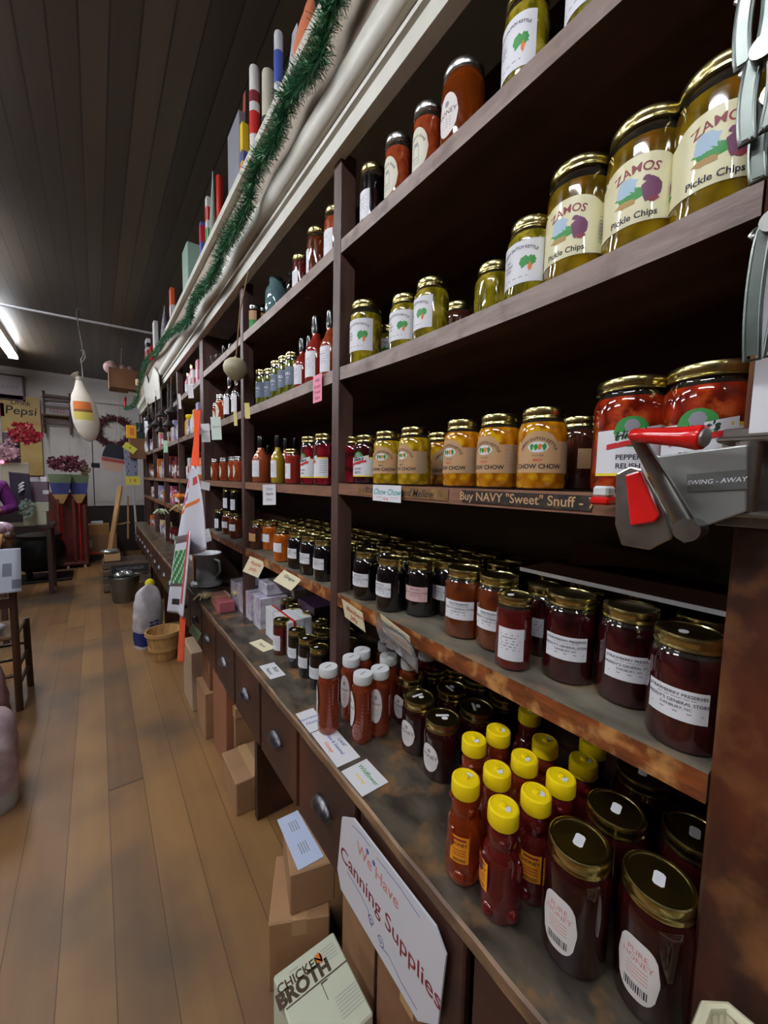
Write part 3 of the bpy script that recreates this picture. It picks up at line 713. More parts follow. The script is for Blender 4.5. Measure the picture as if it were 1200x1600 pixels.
row('chow', [
    (550, 710, .66, J('bright red beet jar just right of the brown upright', fill='beet', lab=None, body='pint', name='beet_jar')),
    (574, 715, .67, J('dark beet jar with white and green label left of the yellow chow chow', fill='darkbeet', lab='relishs', ang=195, name='beet_jar')),
    (607, 710, .66, J('mild chow chow jar with kraft label, first in the row of yellow jars', fill='chowm', lab='chowmild', ang=205, name='chow_chow_jar')),
    (648, 705, .66, J('mild chow chow jar second in the row above the Chow Chow card', fill='chowm', lab='chowmild', ang=180, name='chow_chow_jar')),
    (688, 715, .78, J('chow chow jar in shade behind the second and third yellow jars', fill='chow', lab='chowmild', ang=250, name='chow_chow_jar')),
    (723, 705, .66, J('spicy orange chow chow jar above the black tobacco strip, left of its pair', fill='chow', lab='chowhot', ang=178, name='chow_chow_jar')),
    (779, 700, .66, J('spicy orange chow chow jar in the middle of the three largest orange jars', fill='chow', lab='chowhot', ang=178, name='chow_chow_jar')),
    (847, 690, .66, J('spicy orange chow chow jar with its whole kraft label facing out', fill='chow', lab='chowhot', ang=203, name='chow_chow_jar')),
    (905, 700, .80, J('dark jar in deep shade behind the rightmost chow chow jar', fill='brown', lab='brownp', ang=250, name='preserve_jar')),
    (985, 670, .665, J('pepper relish jar with its full white label left of the red can opener handle', body='big', fill='relish', lab='relish', ang=203, name='relish_jar')),
    (1105, 660, .665, J('pepper relish jar behind the red handle of the can opener', body='big', fill='relish', lab='relish', ang=183, name='relish_jar')),
])
row('jam', [
    (540, 900, .66, J('black jam jar right behind the brown upright at the left of its row', fill='black', lab='jelly', ang=200)),
    (573, 905, .655, J('black jam jar second in the front row left of the large one', fill='black', lab='jelly', ang=195)),
    (611, 915, .655, J('nearest black jam jar at the corner, above the blackberry jelly card', fill='black', lab='jelly', ang=185)),
    (658, 910, .70, J('black jam jar with a faded pink label', fill='black', lab='pinkjelly', ang=205)),
    (690, 900, .78, J('black jam jar behind the pink labelled one with a kraft label', fill='black', lab='brownp', ang=200)),
    (725, 930, .69, J('brown pear preserves jar at the left of the preserves row', fill='pear', lab='pear', body='jamL', ang=205)),
    (778, 945, .70, J('brown pear preserves jar partly hidden behind the small red one', fill='pear', lab='pear', body='jamL', ang=195)),
    (803, 975, .65, J('small red pepper jelly jar with tall label standing in front of the row', fill='redjam', lab='tall_white', body='slim', ang=205, sticker=1)),
    (848, 975, .76, J('dark red jar wedged between the red jelly and the cherry preserves', fill='cherry', lab='plain', ang=190)),
    (890, 980, .70, J('strawberry preserves jar first of the three dark red jars under the board', fill='cherry', lab='preserve', body='jamL', ang=200)),
    (982, 1000, .71, J('strawberry preserves jar second of the three dark red jars under the board', fill='cherry', lab='preserve', body='jamL', ang=205)),
    (1072, 1060, .66, J('largest dark red preserves jar nearest the right corner post', fill='cherry', lab='preserve', body='jamL', ang=182, sticker=1)),
    (1100, 960, .80, J('gold lidded jar half hidden behind the nearest dark red preserves jar', fill='cherry', lab=None)),
])

# ---- black jam jars in rows behind the front ones (jam shelf, near and second bay)
ORD = ['first', 'second', 'third', 'fourth', 'fifth', 'sixth', 'seventh', 'eighth', 'ninth', 'tenth', 'eleventh']
rj = random.Random(5)
for r_, X in enumerate((.762, .856, .945)):
    for k in range(6):
        y = 1.0 - k * .093 + rj.uniform(-.006, .006)
        if r_ == 0 and k > 3 or y < .55: continue
        jar((X + rj.uniform(-.006, .006), y, LV['jam'] + .0005), f'black jam jar, {ORD[r_ + 1]} row of near bay, {ORD[k]} from the brown upright', fill='black', lab='jelly' if r_ == 0 else None,
            ang=195 + rj.uniform(-15, 15), group='black jam jars behind the front row of the near bay', detail=False)
for k in range(5):
    y = .50 - k * .093
    if k < 4: jar((.87, y - .02, LV['jam'] + .0005), f'dark jar under the white board, {ORD[k]} from the brown pear jars', fill='cherry', lab=None, detail=False, group='dark jars in shade under the white board')
BB = 'second bay'
front = [(403, 'brown', 'brownp', 'apple butter jar with kraft label at the left end of the second bay jam row'),
         (424, 'orangejam', 'tagw', 'orange jam jar with white label, left of its pair in the second bay'),
         (443, 'orangejam', 'tagw', 'orange jam jar with white label, right and nearer of the pair in the second bay'),
         (466, 'black', 'jelly', 'black jam jar next to the orange ones in the second bay'),
         (486, 'black', 'jelly', 'black jam jar second after the orange ones in the second bay'),
         (508, 'black', 'jelly', 'black jam jar third after the orange ones, against the brown upright')]
for u, fl, lb, t in front:
    X = .65 if u != 424 else .70
    jar((X, F(u, X, 870), LV['jam'] + .0005), t, fill=fl, lab=lb, ang=190)
for r_, X in enumerate((.75, .842, .934)):
    for k in range(9):
        y = 1.145 + k * .0925 + rj.uniform(-.005, .005)
        if y > 1.93: continue
        fl = 'black' if k < 6 else ('orangejam' if r_ == 0 else 'brown')
        jar((X, y, LV['jam'] + .0005), f'{"black" if fl == "black" else "orange" if fl == "orangejam" else "brown"} jam jar, {ORD[r_ + 1]} row of second bay, {ORD[k]} from near upright', fill=fl, lab=None,
            group='gold lidded jam jars behind the front row of the second bay', detail=False)

# ---- counter level: honey and dark jams (placed by their lid centres)
def byl(items, h):
    for (u, v), kw in items: 
        x, y = P(u, v, LV['ctr'] + h); jar((x, y, LV['ctr'] + .0005), **kw)
qh = [(905, 1312, 'large honey jar with black and gold lid, left of the two nearest on the counter', 'quarthoney', 178),
      (1030, 1372, 'large honey jar nearest the corner post, right of the two at the front', 'quarthoney', 175),
      (963, 1262, 'large honey jar in the second row with its lid between the two nearest ones', None, 180),
      (1086, 1300, 'large honey jar cut off by the corner post in the second row', None, 180),
      (1005, 1205, 'large honey jar deep in shade in the third row behind the bears', None, 180)]
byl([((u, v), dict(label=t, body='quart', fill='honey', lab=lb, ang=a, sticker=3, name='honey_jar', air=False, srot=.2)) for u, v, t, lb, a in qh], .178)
ph = [(692, 1120, 'dark honey jar with oval label nearest the yellow capped bears', 182, 'ovalhoney'), (655, 1088, 'dark honey jar with oval label second in its row, left of the nearest', 184, 'ovalhoney'),
      (640, 1053, 'dark honey jar behind the white capped bottles with two lid stickers', 186, 'ovalhoney'),
      (745, 1104, 'dark honey jar behind the nearest oval labelled one, lid in shade', 180, None), (706, 1074, 'dark honey jar in the second row with an L of stickers on its lid', 180, None),
      (676, 1042, 'dark honey jar half way back under the jam shelf', 180, None), (790, 1085, 'dark honey jar in deep shade behind the first yellow caps', 180, None),
      (745, 1058, 'dark honey jar in the third row under the jam shelf edge', 180, None), (712, 1040, 'dark honey jar furthest back beside the plastic card sleeve', 180, None)]
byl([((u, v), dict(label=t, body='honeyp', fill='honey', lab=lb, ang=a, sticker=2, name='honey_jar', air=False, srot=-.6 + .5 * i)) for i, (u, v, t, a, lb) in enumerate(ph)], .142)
dj = [(440, 967), (464, 983), (481, 996), (499, 1010), (449, 936), (458, 946), (484, 954), (500, 970), (505, 985), (487, 934), (502, 947), (541, 985), (537, 970), (545, 1000)]
dn = ['reddish brown jar with big pale label, left front of the dark counter jars', 'dark jam jar second in the front line on the counter', 'dark jam jar third in the front line on the counter',
      'dark jam jar fourth in the front line, left of the first white capped bottle', 'dark jam jar at the back left beside the flat purple box', 'dark jam jar just behind the reddish brown one',
      'dark jam jar in the middle of the second line on the counter', 'dark jam jar in the second line near the upright', 'dark jam jar touching the left side of the upright',
      'dark jam jar in shade in the back row left of the upright', 'dark jam jar in shade below the brown shelf edge', 'dark jam jar just right of the upright in shade', 'dark jam jar furthest back right of the upright',
      'dark jam jar right of the upright behind the white caps']
for i, ((u, v), t) in enumerate(zip(dj, dn)):
    x, y = P(u, v, LV['ctr'] + .142); jar((x, y, LV['ctr'] + .0005), t, body='slim', fill='redjam' if i == 0 else 'black', lab='tall_white' if i == 0 else ('plain' if i < 7 else None), ang=195, sticker=1 if i < 8 else 0, detail=i < 8)

def parts_bottle(kind):
    """returns dict of meshes for the plastic bottles"""
    out = {}
    if kind == 'white':
        R, Hh = .0285, .19
        prf = [(R * .86, 0), (R * .98, .004), (R, .012)]
        z = .03
        while z < .135: prf += [(R * .985, z), (R * .965, z + .004), (R * .985, z + .008)]; z += .0095
        prf += [(R, .142), (R * .97, .152), (R * .80, .160), (R * .72, .166), (R * .72, .176)]
        out['body'] = MB().lathe(prf, 28, 0, sq=.22).mesh('bottle_body', [FILL['redhoney']])
        out['lid'] = MB().lathe([(R * .9, .166), (R * .93, .168), (R * .93, .186), (R * .90, .190), (R * .6, .190)], 28, 0).mesh('cap', [m_whitecap])
        mb, ms = label_mesh('slimoval', R * 1.12, .19, 0); out['label'] = mb.mesh('label', ms)
        out['st'] = MB().prism(rect(-.011, .011, -.0015, .0015), .0004, Matrix.Translation((0, 0, .1902))).mesh('date_stamp', [m_grey])
    else:
        mb = MB()
        prf = [(.023, 0), (.030, .004), (.0325, .018), (.0335, .035), (.0325, .055), (.0295, .075), (.031, .095), (.0285, .112), (.0215, .121), (.0235, .130), (.0245, .142), (.0215, .152), (.0185, .158), (.0185, .166)]
        mb.lathe(prf, 24, 0)
        for s_ in (-1, 1):
            mb.ball((s_ * .0205, .010, .150), .0065, 8)                     # ears
            mb.ball((s_ * .027, -.010, .088), .0105, 8, sc=(.8, .9, 1.9))        # arms
            mb.ball((s_ * .017, -.022, .022), .0125, 8, sc=(1, 1.1, 1.1))        # feet
        mb.ball((0, -.0215, .137), .007, 8)
        out['body'] = mb.mesh('bottle_body', [FILL['bear' if kind == 'bear' else 'darkbear']])
        out['lid'] = MB().lathe([(.0245, .158), (.0255, .160), (.0255, .181), (.0245, .185), (.021, .1865), (.0205, .1855), (.006, .1855), (.0055, .189), (.003, .190)], 28, 0).mesh('cap', [m_yellowcap])
        mb, ms = label_mesh('bearlabel', .0335, .19, 0); 
        out['label'] = mb.mesh('label', ms)
        out['st'] = MB().prism(ell(.004, .008, .0065, .005, 10), .0005, Matrix.Translation((0, 0, .1862))).mesh('price_sticker', [m_paper])
    return out
BT = {k: parts_bottle(k) for k in ('white', 'bear', 'darkbear')}
def bottle(u, v, kind, label, group, rz, h, lang=None, lz=0.0):
    x, y = P(u, v, LV['ctr'] + h)
    r = link('honey_bottle', BT[kind]['body'], None, (x, y, LV['ctr'] + .0005)); tag(r, label, 'bottle', group)
    r.rotation_euler.z = rz
    cp = link('cap', BT[kind]['lid'], r)
    if lang is not None:
        l = link('label', BT[kind]['label'], r, (0, 0, lz), rz=math.radians(lang) - rz)
    link('price_sticker' if kind != 'white' else 'date_stamp', BT[kind]['st'], cp, rz=rz * 2)
W7 = [((513, 1041), 'white capped honey bottle at the left front, against the upright', 150), ((567, 1052), 'white capped honey bottle nearest, in the middle of the front', 165),
      ((549, 1026), 'white capped honey bottle behind the leftmost one with oval label', 200), ((594, 1044), 'white capped honey bottle right of the nearest with oval label', 215),
      ((566, 1015), 'white capped honey bottle second row, its cap behind the left pair', None), ((607, 1024), 'white capped honey bottle second row right, cap greyed by shade', None),
      ((640, 1030), 'white capped honey bottle under the hanging plastic sleeve', 180), ((603, 1004), 'white capped honey bottle third row under the card', None), ((667, 1017), 'white capped honey bottle furthest right, cap just under the shelf edge', None)]
for (p, t, la) in W7: bottle(*p, 'white', t, 'white capped honey bottles', .1, .19, la)
Y12 = [((728, 1214), 'bear', 'yellow capped honey bear at the left front with its orange label showing', 208), ((787, 1258), 'darkbear', 'yellow capped dark honey bear nearest the counter edge', 150),
       ((838, 1237), 'darkbear', 'yellow capped honey bear right of the nearest one', 205), ((777, 1200), 'bear', 'yellow capped honey bear in the second row between the front two', None),
       ((820, 1181), 'bear', 'yellow capped honey bear in the middle of the group', None), ((877, 1212), 'darkbear', 'yellow capped honey bear directly behind the left large honey jar', None),
       ((741, 1153), 'bear', 'yellow capped honey bear at the back left next to the oval labelled jar', None), ((779, 1139), 'bear', 'yellow capped honey bear at the back, second from the left', None),
       ((852, 1156), 'bear', 'yellow capped honey bear in the third row, cap partly shaded', None), ((912, 1186), 'darkbear', 'shaded yellow capped honey bear in the third row on the right', None),
       ((828, 1109), 'darkbear', 'shaded yellow capped honey bear furthest back on the left', None), ((927, 1157), 'darkbear', 'shaded yellow capped honey bear furthest back on the right', None)]
for (p, k, t, la) in Y12: bottle(*p, k, t, 'yellow capped honey bears', random.Random(p[0]).uniform(-1.2, -.3), .187, la, .075)

# ---- second bay front rows
m_cork = mat('swing_top_wire', c(150, 150, 150), .3, metal=1)
def woozy_mesh(fill, cap=True, R=.029, Hh=.19):
    mb = MB().lathe([(R * .9, 0), (R, .006), (R, Hh * .50), (R * .95, Hh * .55), (R * .62, Hh * .64), (R * .44, Hh * .70), (R * .40, Hh * .76)], 20, 0)
    return mb.mesh('bottle_body', [FILL[fill]]), MB().lathe([(R * .42, Hh * .755), (R * .44, Hh * .78), (R * .44, Hh * .97), (R * .40, Hh), (R * .2, Hh)], 16, 0).mesh('cap', [m_blackcap])
_WZ = {}
def woozy(x, y, z, fill, label, lab='tall_white', R=.029, Hh=.19, ang=195, group=None, neck=None):
    k = (fill, R, Hh)
    if k not in _WZ: _WZ[k] = woozy_mesh(fill, True, R, Hh)
    r = link('sauce_bottle', _WZ[k][0], None, (x, y, z + .0005)); tag(r, label, 'bottle', group); link('cap', _WZ[k][1], r)
    if lab:
        key = ('wl', lab, R, Hh)
        if key not in _J: mb, ms = label_mesh(lab, R, Hh * .82, 0); _J[key] = mb.mesh('label', ms)
        link('label', _J[key], r, rz=math.radians(ang))
    return r
zt, zm, zc, zj, zk = [LV[k] for k in ('top', 'mid', 'chow', 'jam', 'ctr')]; zc2 = zc - .01
row('top', [
    (471, 400, .66, J('red brown sauce jar with white label on the top shelf of the second bay', body='slim', fill='redjam', lab='tall_white')),
    (497, 380, .665, J('orange sauce jar with gold lid on the top shelf of the second bay', body='tall', fill='pear', lab='tall_white', ang=150)),
    (526, 350, .665, J('jar hidden behind the brown upright with only its label edge showing', body='tall', fill='salsa', lab='tall_white')),
    (398, 480, .66, J('spice jar with green band nearest the left upright on the top shelf', body='slim', fill='brown', lab='greenband', lid='silver')),
    (410, 470, .70, J('spice jar with green band second from the left upright on the top shelf', body='slim', fill='brown', lab='greenband', lid='silver')),
])
def glassjar(x, y, z, label, R=.05, Hh=.19, name='glass_jar', m=None):
    m = m or m_bluegl
    mb = MB().lathe([(R * .85, 0), (R, .01), (R, Hh * .66), (R * .9, Hh * .74), (R * .66, Hh * .82), (R * .64, Hh * .97), (R * .60, Hh), (R * .58, Hh * .97), (R * .60, Hh * .82), (R * .84, Hh * .74), (R * .93, Hh * .65), (R * .93, .015), (R * .5, .012)], 26, 0)
    o = mb.build(name, m, None, (x, y, z)); return tag(o, label, 'jar')
glassjar(.68, F(432, .68, 450), zt + .001, 'large blue green glass canning jar, empty, on the top shelf')
glassjar(.665, F(457, .665, 440), zt + .001, 'small clear glass bottle between the blue jar and the red sauce', .025, .13, 'glass_bottle', m_glass)
row('mid', [(u, 600, X, J(f'jar of dill pickles with slate label, {ORD[i]} from the left upright', body='slimt', fill='pickle', lab='dill', ang=200, name='pickle_jar')) for i, (u, X) in
            enumerate(((391, .655), (402, .70), (411, .655), (424, .68), (435, .66), (447, .66), (459, .665)))])
woozy(.66, F(473, .66), zm, 'hotred', 'red barbecue sauce bottle with cream label left of the largest', R=.033, Hh=.20)
woozy(.665, F(494, .665), zm, 'hotred', 'large red barbecue sauce bottle above the pink price card', R=.040, Hh=.25)
woozy(.72, F(484, .72), zm, 'hotred', 'red sauce bottle behind the gap between the two barbecue bottles', R=.033, Hh=.24)
woozy(.67, F(516, .67), zm, 'salsa', 'sauce bottle half hidden by the brown upright on its left side', R=.036, Hh=.24)
woozy(.67, F(543, .67, 540), zm - .004, 'salsa', 'sauce bottle half hidden by the brown upright on its right side', R=.034, Hh=.25)
woozy(.66, F(408, .66, 720), zc2, 'hot', 'orange hot sauce bottle, right hand one of the front pair beside the upright', R=.042, Hh=.225)
woozy(.66, F(391, .66, 720), zc2, 'hot', 'orange hot sauce bottle closest to the upright', R=.032, Hh=.215)
woozy(.72, F(407, .72, 720), zc2, 'hotred', 'red hot sauce bottle behind the orange pair', R=.029, Hh=.20, lab=None)
woozy(.77, F(420, .77, 720), zc2, 'hotred', 'red hot sauce bottle in the back row left of the yellow one', R=.029, Hh=.20, lab=None)
woozy(.655, F(434, .655, 720), zc2, 'mustard', 'yellow mustard sauce bottle with black neck', R=.030, Hh=.21)
woozy(.73, F(447, .73, 720), zc2, 'hot', 'orange hot sauce bottle behind the short red jar', R=.029, Hh=.21, lab=None)
woozy(.78, F(462, .78, 720), zc2, 'hotred', 'hot sauce bottle with only its black neck showing above the short red jar', R=.029, Hh=.215, lab=None)
row('chow', [
    (459, 730, .66, J('short red jam jar with pale label beside the yellow sauce', body='slim', fill='hotred', lab='tall_white')),
    (487, 720, .66, J('beet relish jar with white and yellow label, left of its pair', body='tall', fill='beet', lab='relishs', ang=190, name='beet_jar')),
    (509, 720, .655, J('beet relish jar with white and yellow label, right of its pair', body='tall', fill='beet', lab='relishs', ang=150, name='beet_jar')),
])
for o in list(C.objects):
    if o.parent is None and o.location.y > 1.08 and abs(o.location.z - (zc + .0005)) < 1e-4: o.location.z -= .01

# ---- third bay (front edge y 2.0 .. 2.86)
for i, (u, v, X, lv, fl, bd) in enumerate([(325, 640, .66, zm, 'salsa', 'slim'), (333, 640, .70, zm, 'salsa', 'slim'), (341, 635, .66, zm, 'salsa', 'slim'), (348, 630, .66, zm, 'salsa', 'tall')]):
    jar((X, F(u, X, v), lv + .0005), f'orange salsa jar with round sticker in the third bay upper row, {ORD[i]} from the left', body=bd, fill=fl, lid='silver', lab='circle', ang=170, detail=False)
for i, (u, X) in enumerate([(331, .70), (338, .66), (352, .66), (359, .70), (366, .66), (374, .67)]):
    jar((X, F(u, X, 735), zc2 + .0005), f'orange salsa jar at eye level in the third bay, {ORD[i]} from the left', body='slim', fill='salsa', lid='silver', lab='circle', ang=160, detail=False)
woozy(.66, F(361, .66, 620), zm, 'sauce', 'black wine coloured bottle with large white label below the gourd', R=.042, Hh=.27)
woozy(.665, F(373, .665, 620), zm, 'sauce', 'black bottle with white label against the upright below the gourd', R=.040, Hh=.26)
for i, (u, X, fl, lb) in enumerate([(334, .66, 'black', 'tall_white'), (344, .66, 'black', 'tall_white'), (349, .74, 'brown', 'brownp'), (358, .67, 'pear', 'tagw'), (370, .67, 'pear', 'tagw')]):
    jar((X, F(u, X, 820), zj + .0005), f'jam jar on the low shelf of the third bay, {ORD[i]} from the left', body='slim' if i < 3 else 'pint', fill=fl, lab=lb, ang=195, detail=False)
for i, u in enumerate((358, 370)):
    jar((.67, F(u, .67, 820), zj + .1465), ['dark jar stacked on top of another in the third bay, left of two', 'dark jar stacked on top of another in the third bay, beside the upright'][i], body='slim', fill='black', lab='tall_white', ang=195, detail=False)
for i, (u, X) in enumerate([(336, .67), (345, .69), (356, .68), (366, .70)]):
    mb = MB().lathe([(.03, 0), (.032, .005), (.036, .10), (.034, .10), (.030, .012), (.01, .01)], 18)
    tag(mb.build('drinking_glass', m_glass, None, (X, F(u, X, 550), zt + .001)), f'clear glass tumbler on the top shelf of the third bay, {ORD[i]} from the left', 'glass', 'glass tumblers on the top shelf')
mb = MB().tube([(0, .035 * math.cos(t * PI / 8), .06 + .05 * math.sin(t * PI / 8)) for t in range(16)], .006, 8, closed=True)
tag(mb.build('wire_ring', bm_black, None, (.72, F(362, .72, 520), zt + .005)), 'dark metal ring leaning behind the glass tumblers', 'ring')

# ================================================================== CARDS AND SIGNS
def basis(o, xd, yd):       # matrix whose local x,y run along xd,yd
    xd = Vector(xd).normalized(); zd = xd.cross(Vector(yd)).normalized(); yd = zd.cross(xd)
    M_ = Matrix((xd, yd, zd)).transposed().to_4x4(); M_.translation = Vector(o); return M_
def card(o, xd, yd, w, h, label, lines=(), m=None, name='price_card', cat='card', th=.0008, group=None, poly=None, curl=0.0, extras=None):
    T = basis(o, xd, yd); mb = MB()
    nn = 8
    def f(x, y, k=0.0): return T @ Vector((x, y, th / 2 + k + curl * ((y / h) ** 2)))
    if poly: mb.prism(poly, th, T @ Matrix.Translation((0, 0, -th / 2)), 0)
    else:
        if curl: mb.grid(lambda a, b: f(-w / 2 + w * a, -h / 2 + h * b), 2, nn, 0)
        if not curl: mb.box(-w / 2, w / 2, -h / 2, h / 2, -th / 2, th / 2, 0, T)
    g2 = lambda x, y: f(x, y, .0003)
    for (s_, size, x, y, ink, sh) in lines: put_text(mb, s_, size, g2, x, y, list(INKS).index(ink) + 1, shear=sh, bold=.01)
    if extras: extras(mb, g2, f)
    o_ = mb.build(name, [m or m_paper] + list(INKS.values()))
    return tag(o_, label, cat, group)
IK = {k: i + 1 for i, k in enumerate(INKS)}
XA = (0, -1, 0); ZU = (0, 0, 1)      # facing the aisle: text runs towards -y
def fc(u, v, X): return onX(u, v, X)
p0, p1 = fc(577, 770, .592), fc(636, 772, .592)
card((.590, (p0.y + p1.y) / 2, (p0.z + p1.z) / 2), XA, ZU, .118, .042, 'white price card reading Chow Chow in teal on the shelf edge', [('Chow Chow', .0215, 0, .003, 'teal', .35)],
     extras=lambda mb, g2, f: [put_poly(mb, blob(-.008 + .012 * q, -.0145, .005, .003, 8, q), g2, IK['pink']) for q in range(2)] + [bar(mb, -.045, -.016, -.011, -.010, g2, IK['pink'], 2), bar(mb, .016, .045, -.011, -.010, g2, IK['pink'], 2)])
a, b = fc(722, 773, .598), fc(925, 780, .598)
w = abs(a.y - b.y)
def snuff(mb, g2, f): pass
card((.5983, (a.y + b.y) / 2, 1.522), XA, ZU, w, .024, 'black vintage tobacco advertising strip on the shelf edge', [('Buy NAVY "Sweet" Snuff - 7', .0235, 0, 0, 'kraft', 0)], m=mat('worn_black_tin', c(34, 28, 26), .5, col2=c(84, 62, 48), scale=40, lo=.5, hi=.75), name='advertising_strip', cat='sign')
a, b = fc(560, 768, .598), fc(700, 770, .598)
card((.5983, (a.y + b.y) / 2, 1.522), XA, ZU, abs(a.y - b.y), .024, 'yellowed vintage advertising strip behind the Chow Chow card', [('Mild and Mellow', .024, .05, 0, 'ink', .3), ('TOB', .02, -.12, 0, 'ink', 0)],
     m=mat('yellowed_tin', c(150, 112, 60), .5, col2=c(96, 66, 40), scale=30), name='advertising_strip', cat='sign')
a, b = fc(485, 585, .59), fc(507, 625, .59)
card((.592, fc(496, 607, .592).y, fc(496, 607, .592).z), XA, ZU, .062, .088, 'bright pink handwritten price card hanging from the second bay shelf', [('Hot', .018, 0, .026, 'ink', .2), ('Smokin', .015, 0, .006, 'maroon', .2), ('Fireball', .014, 0, -.012, 'maroon', .2), ('Sauce', .015, 0, -.030, 'maroon', .2)],
     m=mat('bright_pink_paper', c(240, 140, 168)))
p = fc(426, 773, .592); card((.578, p.y, p.z), (.6, -.8, .05), (0, .1, 1), .062, .085, 'white handwritten card hanging below the hot sauces', [('Hot', .020, 0, .024, 'grey', .2), ('Apple', .015, 0, .004, 'ink', .2), ('Blaze', .014, 0, -.020, 'grey', .2)], curl=.006)
for (u, v, w, h, t, txt, m) in [(395, 643, .030, .07, 'small yellow tag on the shelf edge right of the gourd upright', '', mat('pale_yellow_paper', c(232, 216, 140))), (376, 655, .022, .07, 'yellow tag curled round the left of the gourd upright', '', mat('pale_yellow_paper', c(232, 216, 140))),
                     (345, 670, .075, .13, 'pale green card hanging under the salsa in the third bay', 'Sauce', mat('pale_green_paper', c(212, 228, 216))), (328, 677, .07, .115, 'lilac white card hanging left of the pale green one', 'Salsa', m_paper),
                     (327, 759, .08, .055, 'small white card at the left end of the eye level shelf', '', m_paper), (328, 837, .085, .085, 'white diamond tilted card on the low shelf edge of the third bay', 'Jam', m_paper),
                     (304, 613, .05, .09, 'narrow white tag hanging beside the orange jar in the fourth bay', '', m_paper), (286, 628, .03, .12, 'narrow white tag hanging below the pink packets', '', m_paper),
                     (263, 698, .055, .12, 'pale green tag hanging from the fifth bay shelf', '', mat('mint_paper', c(170, 214, 180)))]:
    p = fc(u, v, .59); tl = .35 if 'diamond' in t else (-.2 if 'end of the eye' in t else .04)
    card((.565 if v < 720 or u < 330 else .59, p.y, p.z), (.75, -.66, tl), (-.1, tl, 1), w * .8, h, t, [(txt, .02, 0, .01, 'grey', .2)] if txt else (), m=m, curl=.004)
# jelly cards on the lower shelf edge
yel = mat('soft_yellow_card', c(232, 222, 186), .5)
p = fc(404, 885, .585); card((.565, p.y, p.z), (.7, -.7, -.35), (.2, .3, 1), .080, .075, 'cream card with red writing hanging at the second bay corner', [('Apple', .022, 0, .015, 'red', .2), ('Jelly', .022, 0, -.012, 'red', .2)], m=yel)
p = fc(459, 905, .585); card((.560, p.y, p.z), (.5, -.85, -.35), (.6, .5, .6), .085, .06, 'cream card jutting from the shelf edge below the black jam jars', [('Grape', .02, 0, .01, 'ink', .2)], m=yel)
p = fc(558, 962, .582); card((.582, p.y + .02, p.z - .004), (0, -1, -.10), (-.25, 0, 1), .112, .062, 'cream card reading Blackberry Jelly in red ink', [('Blackberry', .022, .012, .010, 'red', .25), ('Jelly', .024, 0, -.014, 'red', .25)], m=yel)
p = fc(620, 990, .575); card((.572, p.y, p.z), (0, -1, -.18), (-.35, 0, 1), .115, .058, 'cream card reading Pear Preserves inside the clear sleeve', [('Pear', .020, 0, .012, 'orange', .25), ('Preserves', .020, .0, -.012, 'orange', .25)], m=yel)
m_film = mat('clear_plastic_film', (.95, .96, 1, 1), .08, trans=.9, ior=1.25, bump=.6, scale=30, coat=.5)
T = basis((.567, p.y, p.z - .006), (0, -1, -.18), (-.35, 0, 1)); rr_ = random.Random(2)
mb = MB().grid(lambda a, b: T @ Vector(((a - .45) * .155, (b - .6) * .085, .004 + .003 * math.sin(9 * a + 5 * b))), 14, 8)
tag(solid(mb.build('plastic_sleeve', m_film), .0006), 'clear crinkled plastic card sleeve hanging from the jam shelf edge', 'sleeve')
# cards lying on the counter
def flat(uv4, label, lines, m=None, **k):
    pts = [onZ(u, v, LV['ctr'] + .0012) for u, v in uv4]
    ctr_ = sum(pts, Vector()) / 4; xd = (pts[1] - pts[0] + pts[2] - pts[3]); yd = pts[0] - pts[3] + pts[1] - pts[2]
    return card(ctr_, xd, yd, xd.length / 2, yd.length / 2, label, lines, m=m or m_paper, **k)
w_ = .1
flat([(463, 1115), (498, 1104), (503, 1137), (483, 1146)], 'white card reading Sourwood Honey half under the first white capped bottle', [('Sourwood', .017, 0, .012, 'blue', .2), ('Honey', .017, 0, -.012, 'blue', .2)])
flat([(484, 1145), (522, 1134), (562, 1184), (528, 1198)], 'white card reading Local Raw Honey in blue and orange ink', [], )
o = C.objects[-1]
def redo(o, lines, T):
    pass
def flat2(uv4, label, lines, m=None):
    """text reads along the long side, from the far end to the near end"""
    pts = [onZ(u, v, LV['ctr'] + .0012) for u, v in uv4]   # far-aisle, far-inner, near-inner, near-aisle
    xd = (pts[3] - pts[0] + pts[2] - pts[1]) / 2; yd = (pts[1] - pts[0] + pts[2] - pts[3]) / 2
    return card(sum(pts, Vector()) / 4, xd, yd, xd.length, yd.length, label, lines, m=m or m_paper)
bpy.data.objects.remove(o)
flat2([(484, 1145), (522, 1134), (562, 1184), (528, 1198)], 'white card reading Local Raw Honey in blue and orange ink', [('Local', .017, -.0, .022, 'blue', .2), ('Raw & Seasonal', .014, .0, .002, 'blue', .2), ('Honey', .017, 0, -.018, 'orange', .2)])
flat2([(533, 1205), (573, 1186), (607, 1222), (566, 1245)], 'white card reading Wildflower in green nearest the counter edge', [('Wildflower', .017, 0, .010, 'green', .1), ('Honey', .014, 0, -.012, 'yellow', .1)])
flat2([(405, 1042), (428, 1034), (445, 1054), (424, 1062)], 'small white card with black writing Baby Peanut on the counter', [('Baby', .022, 0, .014, 'ink', .2), ('Peanut', .020, 0, -.012, 'ink', .2)])
flat2([(391, 1005), (406, 998), (422, 1010), (421, 1021)], 'yellowish card with dark writing on the counter beside the white boxes', [('Pieces', .020, 0, 0, 'ink', .2)], m=yel)
p = fc(307, 988, .46); card((.452, p.y, p.z), (.6, -.8, -.75), (.1, -.7, 1), .085, .09, 'mint green paper pinned crooked to a drawer front', [('Notes', .02, 0, 0, 'teal', .2)], m=mat('mint_paper', c(170, 214, 180)))
